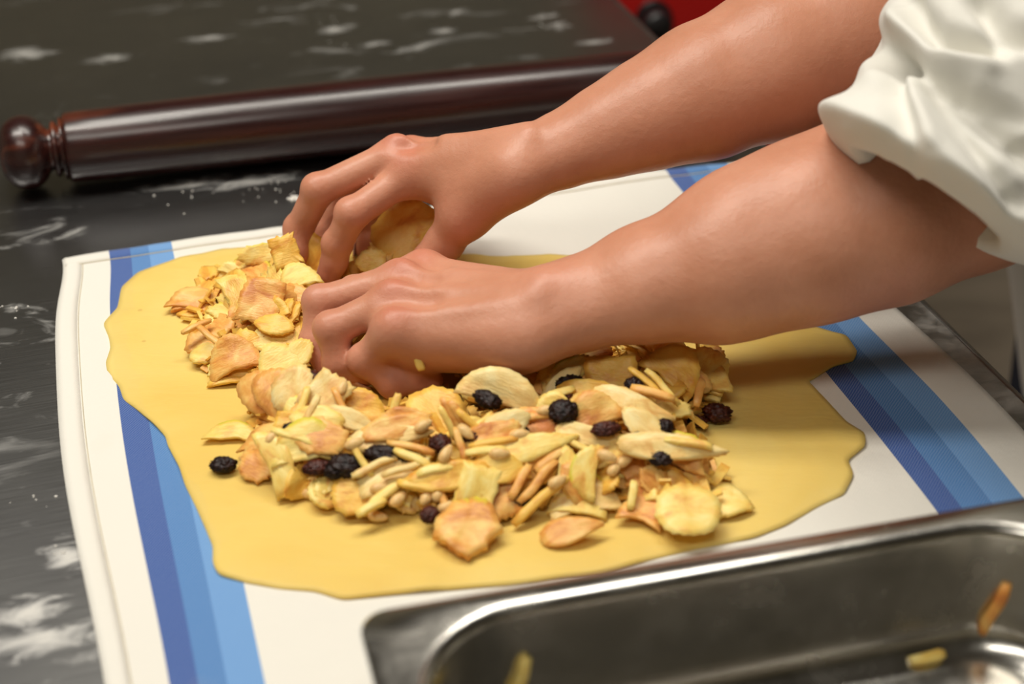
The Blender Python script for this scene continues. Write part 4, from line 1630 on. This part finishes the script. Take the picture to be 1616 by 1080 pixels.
# ---- sticks
sticks = [(718, 662, 62, -58, 60, 'apple_brown'), (732, 664, 60, -55, 62, 'apple_brown'), (746, 672, 52, -48, 58, 'apple_gold'), (706, 668, 46, -62, 58, 'apple_pale'),
          (622, 642, 34, 75, 50, 'apple_pale'), (570, 722, 56, -58, 40, 'apple_pale'), (779, 698, 60, 6, 20, 'apple_gold'), (768, 712, 50, 4, 20, 'apple_pale'),
          (858, 784, 96, 44, 30, 'apple_gold'), (848, 760, 70, 48, 34, 'apple_brown'), (1046, 610, 62, -46, 34, 'apple_pale'), (997, 782, 36, 82, 34, 'apple_pale'),
          (590, 735, 60, 22, 24, 'apple_white'), (640, 738, 60, 20, 24, 'apple_white'), (652, 722, 50, -25, 24, 'apple_pale'), (476, 640, 50, 70, 40, 'apple_pale'),
          (490, 650, 46, 62, 40, 'apple_white'), (462, 690, 60, -20, 24, 'apple_pale'), (610, 780, 54, 40, 22, 'apple_pale'), (586, 800, 40, 30, 16, 'apple_pale'),
          (700, 790, 46, -70, 30, 'apple_brown'), (726, 700, 44, -75, 34, 'apple_brown'), (690, 740, 50, 15, 24, 'apple_pale'), (662, 766, 54, -10, 20, 'apple_gold'),
          (1030, 620, 56, -18, 22, 'apple_brown'), (1016, 600, 50, -40, 26, 'apple_gold'), (880, 622, 46, 20, 26, 'apple_pale'), (836, 660, 56, 10, 24, 'apple_brown'),
          (905, 700, 56, -24, 24, 'apple_pale'), (820, 760, 50, 60, 30, 'apple_brown'), (540, 640, 50, -62, 40, 'apple_brown'), (870, 725, 50, 36, 24, 'apple_brown'),
          (310, 515, 44, 25, 14, 'apple_brown'), (330, 530, 50, -40, 20, 'apple_brown'), (1104, 620, 40, 75, 30, 'apple_brown'), (1086, 700, 60, -8, 14, 'apple_pale'),
          (760, 668, 40, 40, 26, 'apple_pale'), (648, 706, 60, -12, 22, 'apple_brown')]
for px, py, l, ang, tl, mt in sticks:
    seedc[0] += 1
    me = stick_mesh('apple_stick', seedc[0], M[mt], l * PX * 1.15, 0.0042 * rng.uniform(.8, 1.15), 0.0032 * rng.uniform(.8, 1.15), 0.12)
    c = on_heap(px, py, 0.012)
    R = basis(c, ang, tl, 270)
    c, cl = settle(me, R, c)
    if cl < 0.0003:
        continue
    tag(place(me, 'apple_stick', c, R), '%s cut apple stick %s' % (TONE[mt], near_what(c)), 'apple stick', G_ST)

# ---- a bit of apple stuck between the little finger and the palm
d_ = ray(662, 574)
tq = 0.60
while tq < 1.2 and gN.sample([CAM + d_ * tq])[0] > 0.0005:
    tq += 0.0005
c = CAM + d_ * tq
me = stick_mesh('apple_stick', 999, M['apple_pale'], 0.008, 0.0046, 0.0040, 0.05)
tag(place(me, 'apple_stick', c, basis(c, -72, 70, 270)), 'tiny apple bit stuck to the near hand above the little finger', 'apple stick', G_ST)

# ---- raisins
rais = [(352, 734, 40, 26, 0, 'k', 0, 'single oval black raisin lying apart on bare dough'),
        (1132, 655, 34, 42, 80, 'b', 1, 'large brown raisin lying apart on dough at the heap end'),
        (1101, 663, 32, 20, -4, 'b', 1, 'small wrinkled raisin touching the large brown raisin'),
        (492, 600, 44, 30, -14, 'b', 2, 'shiny brown raisin beside the curled fingertips'), (458, 678, 26, 20, 10, 'k', 2, 0), (605, 717, 58, 26, -4, 'k', 2, 0), (548, 736, 56, 34, -8, 'k', 2, 0),
        (500, 738, 42, 22, 10, 'b', 2, 0), (694, 701, 32, 30, 30, 'b', 2, 0), (678, 813, 28, 24, 50, 'b', 2, 'reddish brown raisin touching the thick apple chunk'),
        (769, 631, 46, 26, -24, 'k', 3, 0), (899, 604, 44, 24, 10, 'k', 3, 0), (889, 650, 44, 36, 10, 'k', 4, 'big black raisin on top of the heap'), (872, 630, 28, 22, 10, 'b', 3, 0),
        (893, 624, 24, 18, 0, 'b', 3, 0), (956, 677, 42, 22, 6, 'b', 4, 0), (1000, 608, 30, 24, 20, 'k', 3, 0), (1049, 674, 26, 24, 40, 'k', 2, 0), (1008, 692, 26, 18, 0, 'k', 3, 0),
        (1041, 724, 36, 22, -10, 'k', 2, 0), (806, 600, 24, 14, 0, 'b', 2, 0), (825, 682, 20, 16, 0, 'k', 2, 0), (640, 720, 24, 18, 10, 'k', 2, 0), (822, 790, 18, 26, 80, 'k', 2, 0),
        (742, 690, 26, 20, 0, 'b', 2, 0), (530, 742, 34, 26, 20, 'k', 2, 0)]
for px, py, l, w, ang, cl_, lev, lab in rais:
    seedc[0] += 1
    me = blob_mesh('raisin', seedc[0], M['raisin_black' if cl_ == 'k' else 'raisin_brown'], l * PX * 0.92, w * PX * 1.02, min(l, w) * PX * 0.75, 0.24, 0.0, 4)
    c = P(px, py, DZ + 0.004) if lev < 2 else on_heap(px, py, (0.0, 0.0, 0.009, 0.011, 0.015)[lev])
    R = basis(c, ang, 0 if lev < 2 else 18, 270)
    c, q = settle(me, R, c)
    if lev < 2:
        lo = mesh_pts(me, R, c)[:, 2].min()
        c = c - A(0, 0, lo - DZ)
    if q < 0.0003:
        c, q = settle(me, R, c + A(0, -0.004, -0.004))
    tag(place(me, 'raisin', c, R), lab or ('%s raisin %s' % ('black' if cl_ == 'k' else 'brown', near_what(c))), 'raisin', G_RA)

# ---- pine nuts
nuts = [(492, 778, 24, 5, 0), (596, 815, 22, -10, 0), (629, 788, 26, 40, 1), (691, 778, 24, 80, 1), (674, 784, 22, 60, 1), (820, 686, 26, 10, 2), (970, 739, 24, 55, 1),
        (668, 672, 24, 30, 2), (735, 682, 24, -40, 2), (704, 716, 22, 60, 2), (958, 720, 22, -20, 2), (985, 728, 20, 30, 1), (788, 716, 22, 0, 2),
        (560, 700, 22, 20, 2), (430, 690, 22, 40, 2), (600, 770, 22, 10, 1), (862, 648, 22, 10, 2), (540, 612, 22, 70, 2), (706, 800, 22, 20, 1), (770, 806, 20, 70, 1), (640, 800, 22, -30, 0),
        (880, 760, 22, 30, 2), (480, 625, 24, 60, 2)]
nut_me = [blob_mesh('pine_nut', 300 + i, M['nut'], 0.0105, 0.0056, 0.0054, 0.05, 0.25) for i in range(3)]
for i, (px, py, l, ang, lev) in enumerate(nuts):
    me = nut_me[i % 3]
    c = P(px, py, DZ + 0.003) if lev == 0 else on_heap(px, py, 0.006 + 0.004 * lev)
    R = basis(c, ang, 15 * lev, 270)
    c, q = settle(me, R, c)
    if q < 0.0003:
        continue
    if lev == 0:
        c = c - A(0, 0, mesh_pts(me, R, c)[:, 2].min() - DZ)
    tag(place(me, 'pine_nut', c, R), 'ivory pine nut lying on bare dough at the heap foot' if lev == 0 else 'ivory pine nut ' + near_what(c), 'pine nut', G_NU)

# ---- fill: more slices bedded in the heap
fill = []
for i, (k, mt) in enumerate([('half', 'apple_pale'), ('half', 'apple_brown'), ('lens', 'apple_white'), ('shard', 'apple_brown'), ('shard', 'apple_pale'), ('square', 'apple_gold'),
                             ('leaf', 'apple_brown'), ('leaf', 'apple_pale'), ('round', 'apple_brown'), ('half', 'apple_gold'), ('lens', 'apple_gold'), ('shard', 'apple_gold')]):
    lx = rng.uniform(0.018, 0.032)
    fill.append((slice_mesh('apple_slice', k, 500 + i, M[mt], lx, lx * rng.uniform(.4, .7), 0.0016, rng.uniform(.1, .4), rng.uniform(-.2, .2), 0.15 if i % 4 == 0 else 0), mt, k))
lo2, hi2 = fw_.min(0), fw_.max(0)
cnt = 0
tries = 0
while cnt < 205 and tries < 3000:
    tries += 1
    x, y = rng.uniform(lo2[0], hi2[0]), rng.uniform(lo2[1], hi2[1])
    d = foot_dist(x, y)
    if d < 0.005:
        continue
    h = heap_h(x, y)
    ang, tl, az = rng.uniform(-60, 60), rng.uniform(5, 58), rng.uniform(190, 350)
    me, mt, kd = fill[rng.randrange(len(fill))]
    base_c = A(x, y, DZ + h * rng.uniform(0.4, 1.0))
    for q in range(rng.choice((1, 2, 3, 3))):                # slices lie in loose little packs
        if q:
            mt2 = [f for f in fill if f[1] == mt]
            me, mt, kd = mt2[rng.randrange(len(mt2))]
        R = basis(base_c, ang + q * rng.uniform(-9, 9), tl + q * rng.uniform(-3, 5), az)
        c = base_c + R[:, 2] * 0.0021 * q + R[:, 0] * rng.uniform(-.003, .003) * q + R[:, 1] * 0.003 * q
        c, cl = settle(me, R, c)
        if cl < 0.001 or clear_zone(c):
            continue
        tag(place(me, 'apple_slice', c, R), '%s %s apple slice %s' % (KIND[kd], TONE[mt], near_what(c)), 'apple slice', G_SL)
        cnt += 1

# ---- the fine shreds that fill the heap
sv, sf = [], []
k = 0
for _ in range(2600):
    x, y = rng.uniform(lo2[0], hi2[0]), rng.uniform(lo2[1], hi2[1])
    d = foot_dist(x, y)
    if d < 0.006:
        continue
    h = heap_h(x, y)
    c = A(x, y, DZ + 0.0016 + max(0, h - 0.003) * rng.uniform(0.0, 0.95))
    L_, w_, t_ = rng.uniform(.008, .020), rng.uniform(.002, .006), rng.uniform(.0010, .0018)
    e1 = nrm([rng.gauss(0, 1), rng.gauss(0, 1), rng.gauss(0, .35)])
    e2 = nrm(np.cross(nrm([rng.gauss(0, .5), rng.gauss(0, .5), 1]), e1))
    e3 = np.cross(e1, e2)
    q = [c + e1 * a * L_ / 2 + e2 * b_ * w_ / 2 + e3 * g_ * t_ / 2 for a in (-1, 1) for b_ in (-1, 1) for g_ in (-1, 1)]
    q = np.array(q)
    lw = q[:, 2].min()
    if lw < DZ:
        q[:, 2] += DZ - lw
    if min(gN.sample(q).min(), gF.sample(q).min()) < 0.0008 or (c[2] > DZ + 0.008 and clear_zone(c)):
        continue
    sv += list(q)
    sf += [tuple(k + i for i in f) for f in ((0, 1, 3, 2), (4, 6, 7, 5), (0, 4, 5, 1), (2, 3, 7, 6), (0, 2, 6, 4), (1, 5, 7, 3))]
    k += 8
hc = fw_.mean(0)
so = mesh_obj('apple_shreds', [v - A(hc[0], hc[1], DZ) for v in sv], sf, M['apple_gold'], None, False, 'stuff')
so.location = (hc[0], hc[1], DZ)
tag(so, 'fine apple shreds filling the gaps of the heap on the dough', 'apple shreds')

# ---- leftovers in the pan
from mathutils.bvhtree import BVHTree
bvh = BVHTree.FromPolygons([Vector(p) for p in pv], pf)
PROT = Matrix.Rotation(TH - math.radians(3.0), 3, 'Z')
for px, py, l, ang, mt, lab in ((820, 1066, 60, 68, 'apple_pale', 'greenish yellow apple stick left in the steel pan corner'),
                                (1568, 962, 92, 62, 'apple_brown', 'long browned apple stick stuck to the steel pan wall'),
                                (1462, 1040, 50, 10, 'apple_pale', 'short pale apple stick on the steel pan floor')):
    seedc[0] += 1
    me = stick_mesh('apple_stick', seedc[0], M[mt], l / 3100.0, 0.0050, 0.0042, 0.25)
    d = PROT.transposed() @ Vector(ray(px, py))
    o_ = PROT.transposed() @ (Vector(CAM) - Vector(PANC))
    hit, nn, _, _ = bvh.ray_cast(o_, d)
    nn = nn if nn.dot(d) < 0 else -nn
    n = np.array(PROT @ nn)
    c = np.array(PROT @ hit) + PANC + n * 0.0021
    v = nrm(c - CAM)
    w = RTV * math.cos(math.radians(ang)) + UPV * math.sin(math.radians(ang))
    x = nrm(w - v * float(w @ n) / float(v @ n))
    tag(place(me, 'apple_stick', c, np.stack([x, np.cross(n, x), n], 1)), lab, 'apple stick', 'apple sticks left in the pan')

# ---- flour clumps on the worktop
fv, ff = [], []
k = 0
for (px, py, n, sp) in ((466, 314, 14, 8), (430, 290, 26, 40), (340, 285, 26, 60), (250, 300, 12, 60), (20, 486, 10, 16), (520, 46, 8, 24), (100, 870, 10, 14), (70, 790, 8, 30), (590, 290, 8, 40), (880, 40, 8, 16)):
    for _ in range(n):
        p = P(px + rng.gauss(0, sp), py + rng.gauss(0, sp * 0.35), 0)
        s, t_ = p[0] * D2[0] + p[1] * D2[1], p[0] * D1[0] + p[1] * D1[1]
        if s > TW0 - 0.006 and t_ < TT1 + 0.008:
            continue
        pp = p - pa
        if np.linalg.norm(pp[:2] - pdir[:2] * float(pp[:2] @ pdir[:2])) < 0.030:
            continue
        r = rng.uniform(.0002, .0007) if sp > 10 else rng.uniform(.0008, .002)
        bm = bmesh.new()
        bmesh.ops.create_icosphere(bm, subdivisions=1, radius=1)
        for v in bm.verts:
            fv.append(A(p[0] + v.co.x * r * 1.5 * rng.uniform(.7, 1.2), p[1] + v.co.y * r * 1.3 * rng.uniform(.7, 1.2), max(0, v.co.z * r * .7 + r * .4)))
        bm.verts.index_update()
        ff += [tuple(k + v.index for v in f.verts) for f in bm.faces]
        k += len(bm.verts)
        bm.free()
fo = mesh_obj('flour_crumbs', fv, ff, M['flour'], None, True, 'stuff')
tag(fo, 'white flour crumbs scattered on the steel worktop', 'flour')
bpy.context.view_layer.update()
